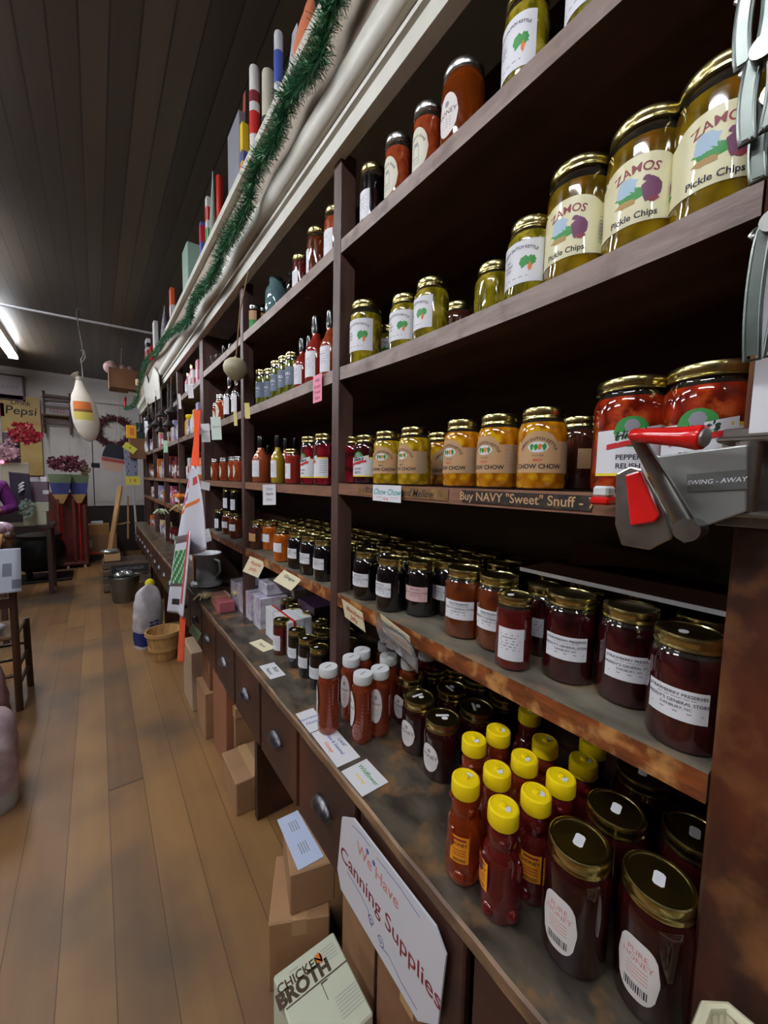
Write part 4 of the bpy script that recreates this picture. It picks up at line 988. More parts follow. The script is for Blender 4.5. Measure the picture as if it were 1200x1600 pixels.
# big canning sign
c8 = [(.768, .712), (.715, .748), (.439, .751), (.412, .723), (.425, .568), (.477, .511), (.77, .515), (.788, .555)]
yc, zcn = .60, .63
poly = [(-(y - yc), z - zcn) for y, z in c8]
poly = poly[::-1]
def sw(mb, g2, f):
    def spiral(cx, cy, r, s_):
        pts = [(cx + s_ * r * t / 14 * math.cos(t * .8), cy + r * t / 14 * math.sin(t * .8)) for t in range(15)]
        return pts
    def ln(pts, wd, ink):
        for (a0, b0), (a1, b1) in zip(pts, pts[1:]):
            dx, dy = a1 - a0, b1 - b0; l = math.hypot(dx, dy) or 1; nx, ny = -dy / l * wd, dx / l * wd
            mb.add([g2(a0 - nx, b0 - ny), g2(a1 - nx, b1 - ny), g2(a1 + nx, b1 + ny), g2(a0 + nx, b0 + ny)], [(0, 1, 2, 3)], IK[ink])
    ln(spiral(-.035, -.066, .014, 1) + [(-.048, -.055), (-.08, -.045), (-.14, -.04)], .0012, 'blue'); ln(spiral(.0, -.078, .014, -1) + [(.03, -.082), (.07, -.095), (.12, -.098)], .0012, 'blue')
    ln([(-.02, .100), (.06, .104), (.12, .098)], .0010, 'blue'); ln([(-.12, .098), (-.08, .106), (-.045, .105)], .001, 'blue')
    put_poly(mb, ell(-.055, .085, .006, .006, 10), g2, IK['blue']); put_poly(mb, ell(-.030, .078, .006, .006, 10), g2, IK['blue'])
card((.466, yc, zcn), XA, ZU, 1, 1, 'white octagonal hand lettered sign reading We Have Canning Supplies', [('We Have', .040, -.02, .062, 'pink', 0), ('Canning Supplies', .052, .005, -.012, 'maroon', 0)], poly=poly, th=.004, name='canning_sign', cat='sign', extras=sw,
     m=mat('sign_board_white', c(212, 212, 220), .5))

# ---- white board lying on the preserves jars, with folded paper behind
q = [onZ(812, 888, 1.356), onZ(1134, 946, 1.356)]
mb = MB().bbox(.772, .99, .13, .505, 1.3520, 1.3590, .001)
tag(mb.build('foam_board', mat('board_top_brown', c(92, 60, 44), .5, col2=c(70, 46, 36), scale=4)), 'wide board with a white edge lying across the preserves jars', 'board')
o = C.objects[-1]; MB().box(.7705, .7722, .13, .505, 1.3515, 1.3595).build('white_edge', m_paper, o)
T = basis((.93, .34, 1.388), (.2, -1, 0), (.6, 0, 1))
tag(MB().grid(lambda a, b: T @ Vector(((a - .5) * .24, (b - .5) * .05 * (1.3 - a), .01 * math.sin(a * 4))), 8, 3).build('folded_paper', mat('brown_card', c(84, 58, 40), .7)), 'folded brown paper standing on the board at the back of the shelf', 'paper')

# ---- can opener on the corner post
m_steel = mat('brushed_steel', c(190, 190, 186), .28, metal=1.0, col2=c(150, 150, 146), scale=20)
m_plate = mat('grey_painted_plate', c(150, 152, 150), .35, metal=.6)
m_redpl = mat('glossy_red_plastic', c(214, 28, 26), .2, coat=.6)
def V(u, v, X): return onX(u, v, X)
op = empty('wall_can_opener', (.52, .10, 1.5), 'wall mounted steel can opener with a red crank handle on the corner post', 'can opener')
def O(mb, name, m, par=None):
    o = mb.build(name, m, par or op)
    if par is None: o.location = -Vector((.52, .10, 1.5))
    return o
def plate(uvs, X, th, name, m, par=None):
    pts = [V(u, v, X) for u, v in uvs]; mb = MB(); n = len(pts)
    vs = pts + [p + Vector((th, 0, 0)) for p in pts]
    mb.add(vs, [tuple(range(n))[::-1], tuple(range(n, 2 * n))] + [(k, (k + 1) % n, n + (k + 1) % n, n + k) for k in range(n)])
    o = O(mb, name, m, par); bv = o.modifiers.new('b', 'BEVEL'); bv.width = .0022; bv.segments = 2; return o
cz0 = V(1178, 690, .55); cz1 = V(1172, 800, .55)
O(MB().cyl((.555, cz0.y + .004, cz1.z), (.555, cz0.y + .004, cz0.z), .011, n=20), 'swivel_post', m_steel)
O(MB().bbox(.545, .600, cz0.y - .02, cz0.y + .03, cz0.z, cz0.z + .006, .002).bbox(.545, .600, cz0.y - .02, cz0.y + .03, cz1.z - .006, cz1.z, .002).bbox(.594, .5995, cz0.y - .03, cz0.y + .035, cz1.z - .02, cz0.z + .02, .001), 'bracket', m_steel)
pl = plate([(1000, 700), (1030, 712), (1168, 694), (1166, 800), (1098, 824), (1070, 850), (1040, 830)], .535, .004, 'body_plate', m_plate)
card(V(1118, 752, .5335), (0, -1, .1), (0, .1, 1), .05, .02, 'x', [('SWING - AWAY', .0070, 0, 0, 'paper', .2)], m=mat('opener_badge_grey', c(104, 106, 104), .4, metal=.5), name='badge')
bd = C.objects[-1]; del bd['label']; del bd['category']; bd.parent = pl; bd.matrix_parent_inverse = Matrix.Identity(4)
# lower jaw plate with red insert
plate([(962, 740), (985, 728), (1003, 733), (1040, 800), (1050, 842), (1014, 860), (970, 852), (960, 820)], .530, .006, 'jaw_plate', m_steel)
pr = plate([(976, 742), (1000, 735), (1030, 806), (1022, 816), (984, 822)], .522, .008, 'red_insert', m_redpl)
# crank arm and handle
a_ = V(992, 680, .495); b_ = V(1076, 828, .515)
O(MB().tube([a_, a_.lerp(b_, .5) + Vector((.003, 0, 0)), b_], .0085, 10, flat=.5, rf=lambda t: .8 + .5 * t), 'crank_arm', m_steel)
O(MB().cyl(b_ + Vector((-.008, 0, 0)), b_ + Vector((.022, 0, 0)), .0125, n=18), 'axle_bolt', m_steel)
h0 = a_ + Vector((-.003, .002, 0)); h1 = V(1100, 684, .475)
dv = (h1 - h0); q4 = dv.to_track_quat('Z', 'Y').to_matrix().to_4x4(); q4.translation = h0; L_ = dv.length
O(MB().lathe([(.006, 0), (.0075, L_ * .04), (.0085, L_ * .3), (.0105, L_ * .75), (.0125, L_ * .94), (.0115, L_ * .99), (.009, L_)], 20, 0, q4), 'crank_handle', m_redpl)
O(MB().lathe([(.0092, L_ - .001), (.0088, L_ + .002), (.002, L_ + .0025)], 16, 0, q4), 'handle_end', m_plate)
j = V(935, 775, .56)
O(MB().bbox(.55, .585, j.y - .018, j.y + .008, j.z - .012, j.z - .001, .003), 'can_rest', m_redpl); O(MB().bbox(.55, .575, j.y - .016, j.y + .004, j.z - .001, j.z + .014, .003), 'magnet', m_whitecap)
# ---- hanging hand can openers on cards
m_steel2 = mat('dull_nickel', c(112, 118, 114), .32, metal=1.0, col2=c(78, 86, 82), scale=14)
def hand_opener(u0, v0, u1, v1, X, label, wd=.006, lab=None):
    """two pressed steel handles joined at the top"""
    a = V(u0, v0, X); b = V(u1, v1, X); d = (b - a); L = d.length; T = basis(a, (0, -1, 0), -d)
    r = empty('hand_can_opener', a, label, 'can opener', 'steel hand can openers hanging from the corner post')
    for s_ in (-1, 1):
        pts = [(s_ * (.006 + .004 * math.sin(t * PI * .9)), -L * t, s_ * .002) for t in [k / 10 for k in range(11)]]
        mb = MB()
        loop = [(p[0] - .0052 * math.sin(min(1, i / 1.6) * PI / 2), p[1], p[2]) for i, p in enumerate(pts)] + [(p[0] + .0052 * math.sin(min(1, i / 1.6) * PI / 2), p[1], p[2]) for i, p in reversed(list(enumerate(pts)))]
        mb.tube([T @ Vector(p) for p in loop], .0022, 8, closed=True)
        mb.grid(lambda A, B: T @ Vector((pts[min(10, int(B * 10))][0] + (A - .5) * .008, -L * B * .97, s_ * .002 + .002)), 3, 10)
        o = mb.build('handle', m_steel2, r); o.location = -a
    o = MB().cyl(T @ Vector((0, -.01, -.006)), T @ Vector((0, -.01, .008)), .010, n=16).build('cutting_wheel', m_steel, r); o.location = -a
    o = MB().tube([T @ Vector((.018 * math.cos(t * PI / 6), -.01 + .006 * math.sin(t * PI / 6), -.010)) for t in range(12)], .003, 8, closed=True).build('turn_key', m_steel, r); o.location = -a
hand_opener(1190, -60, 1150, 108, .50, 'steel hand can opener hanging highest at the top right corner')
hand_opener(1198, 60, 1155, 225, .49, 'steel hand can opener hanging in front of the rightmost pickle jar')
hand_opener(1215, 130, 1168, 285, .50, 'steel hand can opener with its rounded handle end over the shelf edge')
hand_opener(1212, 330, 1186, 560, .52, 'long steel hand can opener hanging lowest above the wall can opener')
p = V(1200, 480, .53); card((.54, p.y - .018, p.z), XA, ZU, .05, .24, 'white cardboard backing sheet of the lowest hand can opener', [], th=.001, name='backing_card')

# ---- plastic basket corner at the bottom right
m_crm = mat('cream_plastic', c(226, 222, 190), .35, coat=.3)
bk = empty('plastic_basket', (.545, .03, .8305), 'cream openwork plastic basket at the front edge of the counter', 'basket')
pz = onZ(1085, 1560, .90)
x0, y1 = .50, .105; zb = .945
def BK(mb, name):
    o = mb.build(name, m_crm, bk); o.location = (-.545, -.03, -.8305); return o
rim = [(x - .045, y - .012, z) for x, y, z in [(.50, .10, zb), (.595, .10, zb), (.615, .085, zb), (.615, -.07, zb), (.60, -.09, zb), (.50, -.09, zb), (.48, -.07, zb), (.48, .08, zb)]]
BK(MB().tube(rim, .006, 8, closed=True), 'rim'); BK(MB().tube([(x * .8 + .10, y * .8, .838) for x, y, z in rim], .005, 8, closed=True), 'base_ring')
mb = MB()
for k in range(8):
    a = Vector(rim[k]); b = Vector(rim[(k + 1) % 8]); lo = lambda p: Vector((p.x * .8 + .10, p.y * .8, .838))
    for t in (0, .33, .66): mb.cyl(a.lerp(b, t), lo(a.lerp(b, min(1, t + .33))), .0035, n=6); mb.cyl(lo(a.lerp(b, t)), a.lerp(b, min(1, t + .33)), .0035, n=6)
BK(mb, 'lattice')

# ================================================================== BOXES BY THE COUNTER
m_cb = mat('cardboard', c(168, 128, 92), .7, col2=c(150, 112, 80), scale=5)
m_cb2 = mat('brown_cardboard', c(140, 96, 66), .7, col2=c(124, 84, 58), scale=5)
m_tape = mat('paper_tape', c(182, 144, 104), .45)
m_white2 = mat('glossy_white_card', c(222, 224, 230), .35)
def qbox(name, label, pts, z0, z1, m, cat='box', tape=True, group=None, extra=None, lidm=None):
    """box from its footprint (four corners in plan)"""
    pts = [Vector((*p, 0)) for p in pts]; ctr_ = sum(pts, Vector()) / 4; xd = (pts[1] - pts[0]).normalized(); w = ((pts[1] - pts[0]).length + (pts[2] - pts[3]).length) / 2
    d = ((pts[3] - pts[0]).length + (pts[2] - pts[1]).length) / 2; rz = math.atan2(xd.y, xd.x)
    o = MB().bbox(-w / 2, w / 2, -d / 2, d / 2, 0, z1 - z0, .004).build(name, m, None, (ctr_.x, ctr_.y, z0)); o.rotation_euler.z = rz
    tag(o, label, cat, group)
    if tape:
        s_ = 1 if d > w else 0
        mb = MB()
        if s_: mb.box(-.022, .022, -d / 2 - .0006, d / 2 + .0006, z1 - z0 - .05, z1 - z0 + .0008)
        else: mb.box(-w / 2 - .0006, w / 2 + .0006, -.022, .022, z1 - z0 - .05, z1 - z0 + .0008)
        mb.build('tape', m_tape, o)
    if extra: extra(o, w, d, z1 - z0)
    return o
def pz(u, v, z): p = onZ(u, v, z); return (p.x, p.y)
# chicken broth carton
bt = [pz(420, 1530, .30), pz(515, 1459, .30), pz(590, 1576, .30)]; A, B, Cc = [Vector(p) for p in bt]; D_ = A + (Cc - B)
m_bro = mat('pale_green_white_carton', c(206, 210, 186), .5)
def broth(o, w, d, h):
    mb = MB(); 
    g2 = lambda x, y: Vector((x, y, h + .0006)); g3 = lambda x, y: Vector((x, y, h + .0009))
    bar(mb, -w * .48, w * .48, d * .10, d * .115, g2, 1, 1)
    put_text(mb, 'CHICKEN', .028, g2, -w * .16, d * .32, 1, bold=.02); put_text(mb, 'BROTH', .042, g2, -w * .16, d * .205, 1, bold=.05)
    put_poly(mb, blob(w * .14, d * .33, .012, .016, 12, 3, .4), g2, 2)
    for q in range(5): bar(mb, w * .20, w * .42, d * (.24 + .035 * q), d * (.25 + .035 * q), g2, 3, 1)
    bar(mb, -w * .3, -w * .16, d * .40, d * .415, g2, 3, 1)
    bar(mb, w * .04, w * .05, -d * .1, d * .09, g2, 1, 1); bar(mb, w * .04, w * .14, d * .075, d * .09, g2, 1, 1)
    for q in range(7): bar(mb, w * .12, w * .46, -d * (.14 + .035 * q), -d * (.13 + .035 * q), g2, 3, 1)
    mb.build('printed_top', [m_bro, mat('dark_brown_ink', c(74, 58, 44)), m_orange, mat('pale_grey_ink', c(176, 178, 168)), m_lblue], o)
qbox('broth_box', 'pale carton reading Chicken Broth in front of the drawers', [tuple(A), tuple(B), tuple(Cc), tuple(D_)], 0.0, .30, m_bro, tape=False, extra=broth)
qbox('cardboard_box', 'small cardboard box with a pale blue sheet on top, stacked beside the counter front', [pz(430, 1283, .36), pz(505, 1262, .36), pz(522, 1345, .36), pz(467, 1362, .36)], .225, .36, m_cb, tape=False)
sh = [onZ(u, v, .362) for u, v in ((433, 1281), (465, 1266), (506, 1338), (466, 1360))]
mb = MB().add(sh + [p - Vector((0, 0, .0015)) for p in sh], [(0, 1, 2, 3), (7, 6, 5, 4), (0, 4, 5, 1), (1, 5, 6, 2), (2, 6, 7, 3), (3, 7, 4, 0)])
xd_ = (sh[3] - sh[0]).normalized(); yd_ = (sh[1] - sh[0]).normalized(); cc_ = sum(sh, Vector()) / 4
for t_ in (-.05, .04):
    for q in range(4): bar(mb, t_ - .02, t_ + .022, -.012 + q * .008, -.009 + q * .008, lambda x, y: cc_ + xd_ * x + yd_ * y + Vector((0, 0, .0005)), 1, 1)
tag(mb.build('printed_sheet', [mat('pale_blue_sheet', c(196, 208, 236), .5), m_grey]), 'pale blue printed sheet lying on the upper cardboard box', 'paper')
qbox('cardboard_box', 'larger cardboard box under the small one with the blue sheet', [pz(411, 1342, .225), pz(500, 1330, .225), pz(530, 1420, .225), pz(443, 1440, .225)], 0, .224, m_cb)
qbox('cardboard_box', 'brown cardboard box in the opening behind the canning sign', [(.50, .44), (.72, .44), (.72, .66), (.50, .66)], 0, .46, m_cb2)
qbox('cardboard_box', 'tall cardboard box standing in the opening behind the broth carton', [(.56, .735), (.80, .735), (.80, .92), (.56, .92)], 0, .44, m_cb)
qbox('cardboard_box', 'low cardboard box lying open on the floor next to the counter panel', [(.465, 1.70), (.66, 1.70), (.66, 1.95), (.465, 1.95)], 0, .16, m_cb)
qbox('cardboard_box', 'reddish brown tall box pushed under the third drawer pair', [(.50, 2.0), (.72, 2.0), (.72, 2.28), (.50, 2.28)], .0, .47, mat('reddish_cardboard', c(150, 98, 72), .6))
qbox('cardboard_box', 'narrow tan box standing between the reddish box and the panel', [(.535, 1.965), (.75, 1.965), (.75, 1.99), (.535, 1.99)], 0, .36, m_cb)
qbox('cardboard_box', 'cardboard box with tape on its corner next to the reddish one', [(.47, 2.34), (.70, 2.34), (.70, 2.58), (.47, 2.58)], 0, .28, m_cb)
qbox('cardboard_box', 'brown box standing on the taped one under the mint note', [(.50, 2.36), (.70, 2.36), (.70, 2.56), (.50, 2.56)], .281, .49, m_cb2)
qbox('cardboard_box', 'pale box at the foot of the counter behind the taped one', [(.46, 2.68), (.70, 2.68), (.70, 2.98), (.46, 2.98)], 0, .40, mat('pale_cardboard', c(176, 150, 124), .7))

# ---- things on the counter in bays two and three
def pbox(u, v, z, sx, sy, sz, label, m, rz=0.0, name='carton', cat='box', dx=0, group=None, band=None):
    x, y = pz(u, v, z); o = MB().bbox(-sx / 2, sx / 2, -sy / 2, sy / 2, 0, sz, min(.003, sx / 8, sy / 8, sz / 8)).build(name, m, None, (x + dx + sx / 2, y, z + .0008)); o.rotation_euler.z = rz
    tag(o, label, cat, group)
    if band: MB().box(-sx / 2 - .0006, sx / 2 + .0006, band[0] * sy, band[1] * sy, -.0004 + .001, sz + .0006).build('band', band[2], o)
    return o
zc_ = LV['ctr']
def cb(x0, x1, y0, y1, z0, z1, label, m, band=None, name='carton', text=None):
    o = MB().bbox(-(x1 - x0) / 2, (x1 - x0) / 2, -(y1 - y0) / 2, (y1 - y0) / 2, 0, z1 - z0, .002).build(name, m, None, ((x0 + x1) / 2, (y0 + y1) / 2, z0 + .0006)); tag(o, label, 'box')
    if band:
        w, d, hh = (x1 - x0) / 2, (y1 - y0) / 2, z1 - z0
        MB().box(w - .010, w + .0006, -d - .0008, d, .001, hh + .0008).build('band', band[1], o)
    if text:
        mb = MB(); w, d, hh = (x1 - x0) / 2, (y1 - y0) / 2, z1 - z0
        f = lambda x, y: Vector((-w - .0008, -x, hh * .72 + y)); bar(mb, -d * .6, d * .5, -.018, .018, f, 0, 1); put_text(mb, text, .02, lambda x, y: Vector((-w - .0012, -x, hh * .72 + y)), 0, 0, 1)
        mb.build('printed_panel', [mat('pink_grey_print', c(176, 130, 146)), m_paper], o)
    return o
cb(.605, .640, 1.445, 1.600, zc_, zc_ + .135, 'upright white carton with a red side stripe, nearest the aisle', m_white2, band=(.001, m_red), text='CANDY')
cb(.645, .685, 1.46, 1.605, zc_, zc_ + .135, 'upright white carton second from the aisle beside the striped one', m_white2)
cb(.690, .725, 1.47, 1.605, zc_, zc_ + .132, 'upright white carton third from the aisle, by the purple box', m_white2)
cb(.605, .640, 1.61, 1.70, zc_, zc_ + .135, 'upright white carton behind the striped one towards the upright', m_white2, band=(.001, m_red))
cb(.76, .93, 1.50, 1.66, zc_, zc_ + .13, 'stack of packing under the flat purple box', m_cb2)
cb(.735, .93, 1.47, 1.64, zc_ + .131, zc_ + .165, 'flat dark purple game box with orange edge on the counter', mat('dark_purple_box', c(84, 60, 92), .4), band=(.002, mat('orange_print', c(216, 140, 110))))
m_lil = mat('clear_box_over_white', c(226, 224, 234), .2, coat=.8, col2=c(192, 182, 206), scale=22, lo=.45, hi=.6)
for i, (x0, x1, y0, y1, z0, z1) in enumerate([(.60, .74, 1.76, 1.86, 0, .15), (.60, .74, 1.90, 1.995, 0, .14), (.60, .74, 2.02, 2.13, 0, .145), (.60, .74, 2.15, 2.26, 0, .14), (.76, .93, 1.74, 1.86, 0, .17), (.76, .93, 1.90, 2.02, 0, .18), (.64, .76, 1.78, 1.90, .155, .21)]):
    cb(x0, x1, y0, y1, zc_ + z0, zc_ + z1, 'clear windowed gift box ' + ['in front of the second upright, right side', 'directly beside the second upright', 'left of the second upright', 'furthest left in its line on the counter', 'in the back line on the right', 'in the back line on the left', 'lying on top of the others below the cream card'][i], m_lil, name='gift_box')
cb(.50, .58, 2.10, 2.19, zc_, zc_ + .055, 'small dusty pink box at the counter edge', mat('dusty_pink_box', c(176, 96, 104), .4))
cb(.505, .585, 2.21, 2.32, zc_, zc_ + .06, 'small brown and pink gift box with ribbon behind the dusty pink one', mat('tan_pink_box', c(186, 128, 108), .4), band=(.03, m_pinkp))
m_husk = mat('corn_husk', c(222, 206, 160), .6)
def husk(x, y, z, label, s_=1.0, m=None):
    mb = MB(); rr_ = random.Random(int(x * 999 + y * 77))
    for k in range(7):
        a = rr_.uniform(0, 2 * PI); l = .035 * s_ * rr_.uniform(.7, 1.4)
        mb.tube([(0, 0, .012 * s_), (l * .5 * math.cos(a), l * .5 * math.sin(a), .026 * s_), (l * math.cos(a), l * math.sin(a), .008 * s_)], .008 * s_, 6, flat=.3, rf=lambda t: 1 - .7 * t)
    mb.ball((0, 0, .02 * s_), .012 * s_, 8)
    return tag(mb.build('husk_flower', m or m_husk, None, (x, y, z)), label, 'ornament')
husk(.49, 2.38, zc_, 'pale corn husk bow drooping at the counter edge', 1.6); husk(.60, 2.16, zc_ + .057, 'pale twisted bow lying behind the pink box', 1.2)
# white enamel crock jug
cx_, cy_ = .575, 2.74
jg = empty('enamel_jug', (cx_, cy_, zc_ + .001), 'white glazed jug with a wide rim and handle on the counter', 'jug')
m_glz = mat('white_glaze', c(236, 240, 246), .25, coat=.4)
MB().lathe([(.085, 0), (.10, .004), (.098, .02), (.075, .04), (.074, .10), (.070, .17), (.085, .20), (.095, .215), (.088, .213), (.066, .18), (.066, .03), (.01, .02)], 32).build('body', m_glz, jg)
MB().tube([(.03, -.07, .185), (.05, -.13, .175), (.052, -.135, .11), (.03, -.075, .045)], .008, 10).build('handle', m_glz, jg)
MB().box(-.082, -.074, -.018, .012, .012, .205).build('wooden_tag', mat('pale_orange_wood', c(206, 150, 110), .5), jg)
glassjar(.80, 2.42, zc_ + .001, 'teal glass cake stand shaped jar in the shade behind the gift boxes', .07, .21)
glassjar(.66, 2.36, zc_ + .001, 'small clear glass ornament between the jug and the gift boxes', .03, .10, 'glass_ornament', m_glass)

# ================================================================== ON TOP OF THE CORNICE
ZT = 2.83
def top_item(u0, u1, vt, X, depth, label, m, name='package', cat='package', shape='box', z1=None, band=None, f=.25):
    if shape == 'bag': vt += 8
    if shape == 'box':
        uc = u0 + (u1 - u0) * f; a = onX(uc, vt, X); y0 = a.y; y1 = onX(u0, vt + 6, X).y; y1 = max(y1, y0 + .03); depth = max(.03, onY(u1, vt, y0).x - X); h = a.z - ZT
    else:
        um = (u0 + u1) / 2; a = onX(um, vt, X + .03); zc9 = (a.x * .598 + a.y * .798 - (a.z - H) * .08); w0 = (u1 - u0) * zc9 / 600 * .92; y0, y1 = a.y - w0 / 2, a.y + w0 / 2; h = a.z - ZT
        if shape == 'bag': depth = min(depth, w0)
    w = abs(y1 - y0); yc_ = (y0 + y1) / 2
    if shape == 'box': mb = MB().bbox(0, depth, -w / 2, w / 2, 0, h, .003)
    elif shape == 'can':
        r = w / 2; mb = MB().lathe([(r * .94, 0), (r, .006), (r, h - .012), (r * .97, h - .006), (r * .9, h)], 24, 0, Matrix.Translation((r, 0, 0)))
    elif shape == 'bag':
        mb = MB(); nr = 10
        for k in range(nr + 1):
            t = k / nr; zz = h * t; ww = w / 2 * (1 - .25 * t ** 3 + .06 * math.sin(6 * t + u0)); dd = depth / 2 * (1 - t ** 2 * .93) * (.9 + .2 * math.sin(3 * t + 1))
            mb.v += [(depth / 2 + dd * math.cos(a_), ww * math.sin(a_) * (1 + .05 * math.sin(5 * a_ + k)), zz) for a_ in [2 * PI * q / 16 for q in range(16)]]
        for k in range(nr):
            for q in range(16): mb.f.append((k * 16 + q, k * 16 + (q + 1) % 16, k * 16 + 16 + (q + 1) % 16, k * 16 + 16 + q)); mb.m.append(0); mb.sm.append(True)
        mb.f += [tuple(range(16))[::-1], tuple(range(nr * 16, nr * 16 + 16))]; mb.m += [0, 0]; mb.sm += [False, False]
    o = mb.build(name, m, None, (X, yc_, ZT + .0005)); tag(o, label, cat)
    if band:
        mb = MB()
        if shape == 'can':
            r = w / 2
            for f0, f1, bm in band: mb.lathe([(r + .0008, h * f0), (r + .0008, h * f1)], 24, list(INKS).index(bm), Matrix.Translation((r, 0, 0)), caps=False)
        else:
            for f0, f1, bm in band: mb.box(-.0012, .002, -w * .46, w * .46, h * f0, h * f1, list(INKS).index(bm)); mb.box(.004, depth * .96, -w / 2 - .0012, -w / 2 + .002, h * f0, h * f1, list(INKS).index(bm))
        mb.build('printed_band', list(INKS.values()), o)
    return o
mt = lambda n, r_, g_, b_, ro=.4, **k: mat(n, c(r_, g_, b_), ro, **k)
top_item(452, 500, -14, .53, .16, 'orange paper bag on the cornice at the top edge of the picture', mt('orange_bag', 214, 128, 92), shape='bag', cat='bag', name='paper_bag')
top_item(434, 449, 58, .54, .08, 'white tube container with purple print on the cornice', mt('white_tube', 212, 214, 220), shape='can', cat='can', name='container', band=[(.35, .75, 'blue')])
top_item(448, 475, 38, .57, .10, 'grey white packet with faded red print behind the white tube', mt('pale_packet', 190, 188, 196), shape='bag', name='packet', band=None)
top_item(393, 410, 110, .535, .08, 'tall white cylinder carton with red and yellow lettering on the cornice', mt('white_cylinder', 226, 222, 222), shape='can', cat='can', name='container', band=[(.25, .50, 'red'), (.60, .72, 'maroon')])
top_item(411, 432, 116, .56, .09, 'cream lidded jar behind the tall red lettered carton', mt('cream_jar', 206, 200, 180), shape='can', cat='jar', name='container', band=[(.1, .4, 'ink')])
top_item(379, 393, 140, .55, .08, 'dull red bag between the grey box and the tall carton', mt('dull_red_bag', 168, 84, 74), shape='bag', cat='bag', name='bag')
top_item(355, 376, 170, .535, .07, 'large plain grey box with a yellow and blue narrow side on the cornice', mt('plain_grey_box', 138, 138, 146), name='box', cat='box', f=.85)
top_item(376.2, 383, 188, .535, .06, 'narrow yellow and blue packet against the grey box', mt('yellow_blue_packet', 236, 200, 50), name='packet', band=[(.25, .45, 'blue'), (.05, .2, 'orange')])
top_item(330, 341, 263, .54, .07, 'clear cellophane bag of sweets with pointed top', mt('cellophane', 150, 164, 152, .15, coat=.8), shape='bag', cat='bag', name='cellophane_bag')
top_item(342, 352, 278, .56, .06, 'red round topped packet behind the cellophane bag', mt('bright_red_packet', 196, 44, 36), shape='can', name='packet')
top_item(320, 330, 305, .54, .06, 'green, white and red striped packet on the cornice', mt('white_packet', 214, 214, 216), name='packet', band=[(.1, .4, 'green'), (.55, .8, 'red')])
top_item(311, 319, 345, .54, .06, 'small packet with red top and blue side on the cornice', mt('blue_packet', 90, 96, 170), name='packet', band=[(.5, .9, 'red')])
top_item(284, 316, 376, .53, .12, 'mint green metal box on the cornice', mt('mint_tin', 150, 178, 164), name='tin_box', cat='box')
top_item(264, 273, 448, .54, .08, 'orange and white packet on the cornice beyond the mint box', mt('orange_packet', 214, 96, 56), name='packet', band=[(.2, .5, 'paper')])
top_item(250, 262, 470, .54, .07, 'grey patterned figure shaped packet on the far part of the cornice', mt('grey_pattern', 140, 136, 146, col2=c(90, 90, 100), scale=40), shape='bag', name='packet')
top_item(238, 247, 500, .54, .06, 'small white packet next to the grey patterned one', mt('white_packet', 214, 214, 216), name='packet')
top_item(226, 235, 528, .52, .03, 'white board with a black and red picture at the far end of the cornice', mt('white_picture', 222, 222, 232), name='picture_board', cat='picture', band=[(.25, .6, 'red'), (.7, .85, 'ink')])
# ---- tinsel garland
gl = [(640, -260), (580, -130), (545, -40), (512, 30), (497, 95), (455, 150), (432, 215), (400, 270), (384, 330), (352, 385), (335, 430), (305, 470), (292, 505), (262, 525), (246, 548), (230, 565), (221, 590), (216, 625), (205, 640), (196, 637)]
gp = []
for i, (u, v) in enumerate(gl): gp.append(onX(u, v, .50))
gp[-3] = onX(214, 622, .47); gp[-2] = onX(206, 636, .44); gp[-1] = onX(196, 638, .42)
mb = MB(); rg = random.Random(11)
def cr(p0, p1, p2, p3, t): return .5 * ((2 * p1) + (p2 - p0) * t + (2 * p0 - 5 * p1 + 4 * p2 - p3) * t * t + (3 * p1 - p0 - 3 * p2 + p3) * t ** 3)
path = []
for i in range(len(gp) - 1):
    q = [gp[max(0, i - 1)], gp[i], gp[i + 1], gp[min(len(gp) - 1, i + 2)]]
    for k in range(40): path.append(cr(*q, k / 40))
tot = sum((a - b).length for a, b in zip(path, path[1:]))
for i in range(len(path) - 1):
    seg = path[i + 1] - path[i]; nn_ = int(5200 * seg.length) + 1 if path[i].y < 3 else int(2600 * seg.length) + 1
    for _ in range(nn_):
        p = path[i] + seg * rg.random(); d = Vector((rg.gauss(0, 1), rg.gauss(0, 1), rg.gauss(0, 1))).normalized(); d.x -= .15
        L = rg.uniform(.022, .042) * (1.15 if path[i].y < 2 else 1); w3 = d.cross(Vector((rg.gauss(0, 1), rg.gauss(0, 1), rg.gauss(0, 1)))).normalized() * .0013
        e = p + d * L
        if e.x > .546 and e.z > 2.64: e.x = .546
        mm = 0 if rg.random() < .86 else 1
        b = len(mb.v); mb.v += [tuple(p - w3), tuple(p + w3), tuple(e + w3 * .5), tuple(e - w3 * .5)]; mb.f.append((b, b + 1, b + 2, b + 3)); mb.m.append(mm); mb.sm.append(False)
mb.tube(path[::8], .004, 6)
tag(mb.build('tinsel_garland', [mat('green_tinsel', c(24, 92, 54), .35, spec=.8), mat('bright_tinsel', c(110, 170, 120), .25, spec=.8)]), 'dark green tinsel garland swagged along the white cornice', 'garland')
def bow(p, label, s_=1.0, m=None):
    mb = MB()
    for a in (-1, 1): mb.tube([(0, 0, 0), (.01, a * .03 * s_, .02 * s_), (.0, a * .055 * s_, .005 * s_), (0, a * .03 * s_, -.012 * s_), (0, 0, 0)], .008 * s_, 6, flat=.5); mb.tube([(0, 0, 0), (0, a * .012 * s_, -.04 * s_), (.004, a * .03 * s_, -.075 * s_)], .008 * s_, 6, flat=.4)
    mb.ball((0, 0, 0), .012 * s_, 8)
    o = mb.build('ribbon_bow', m or mt('red_ribbon', 190, 24, 34), None, p); return tag(o, label, 'bow')
bow(onX(236, 545, .49), 'red ribbon bow on the garland near the far end of the cornice', 1.4)
bow(onX(198, 628, .43) + Vector((-.02, 0, .03)), 'red ribbon bow at the hanging end of the garland', 1.8)
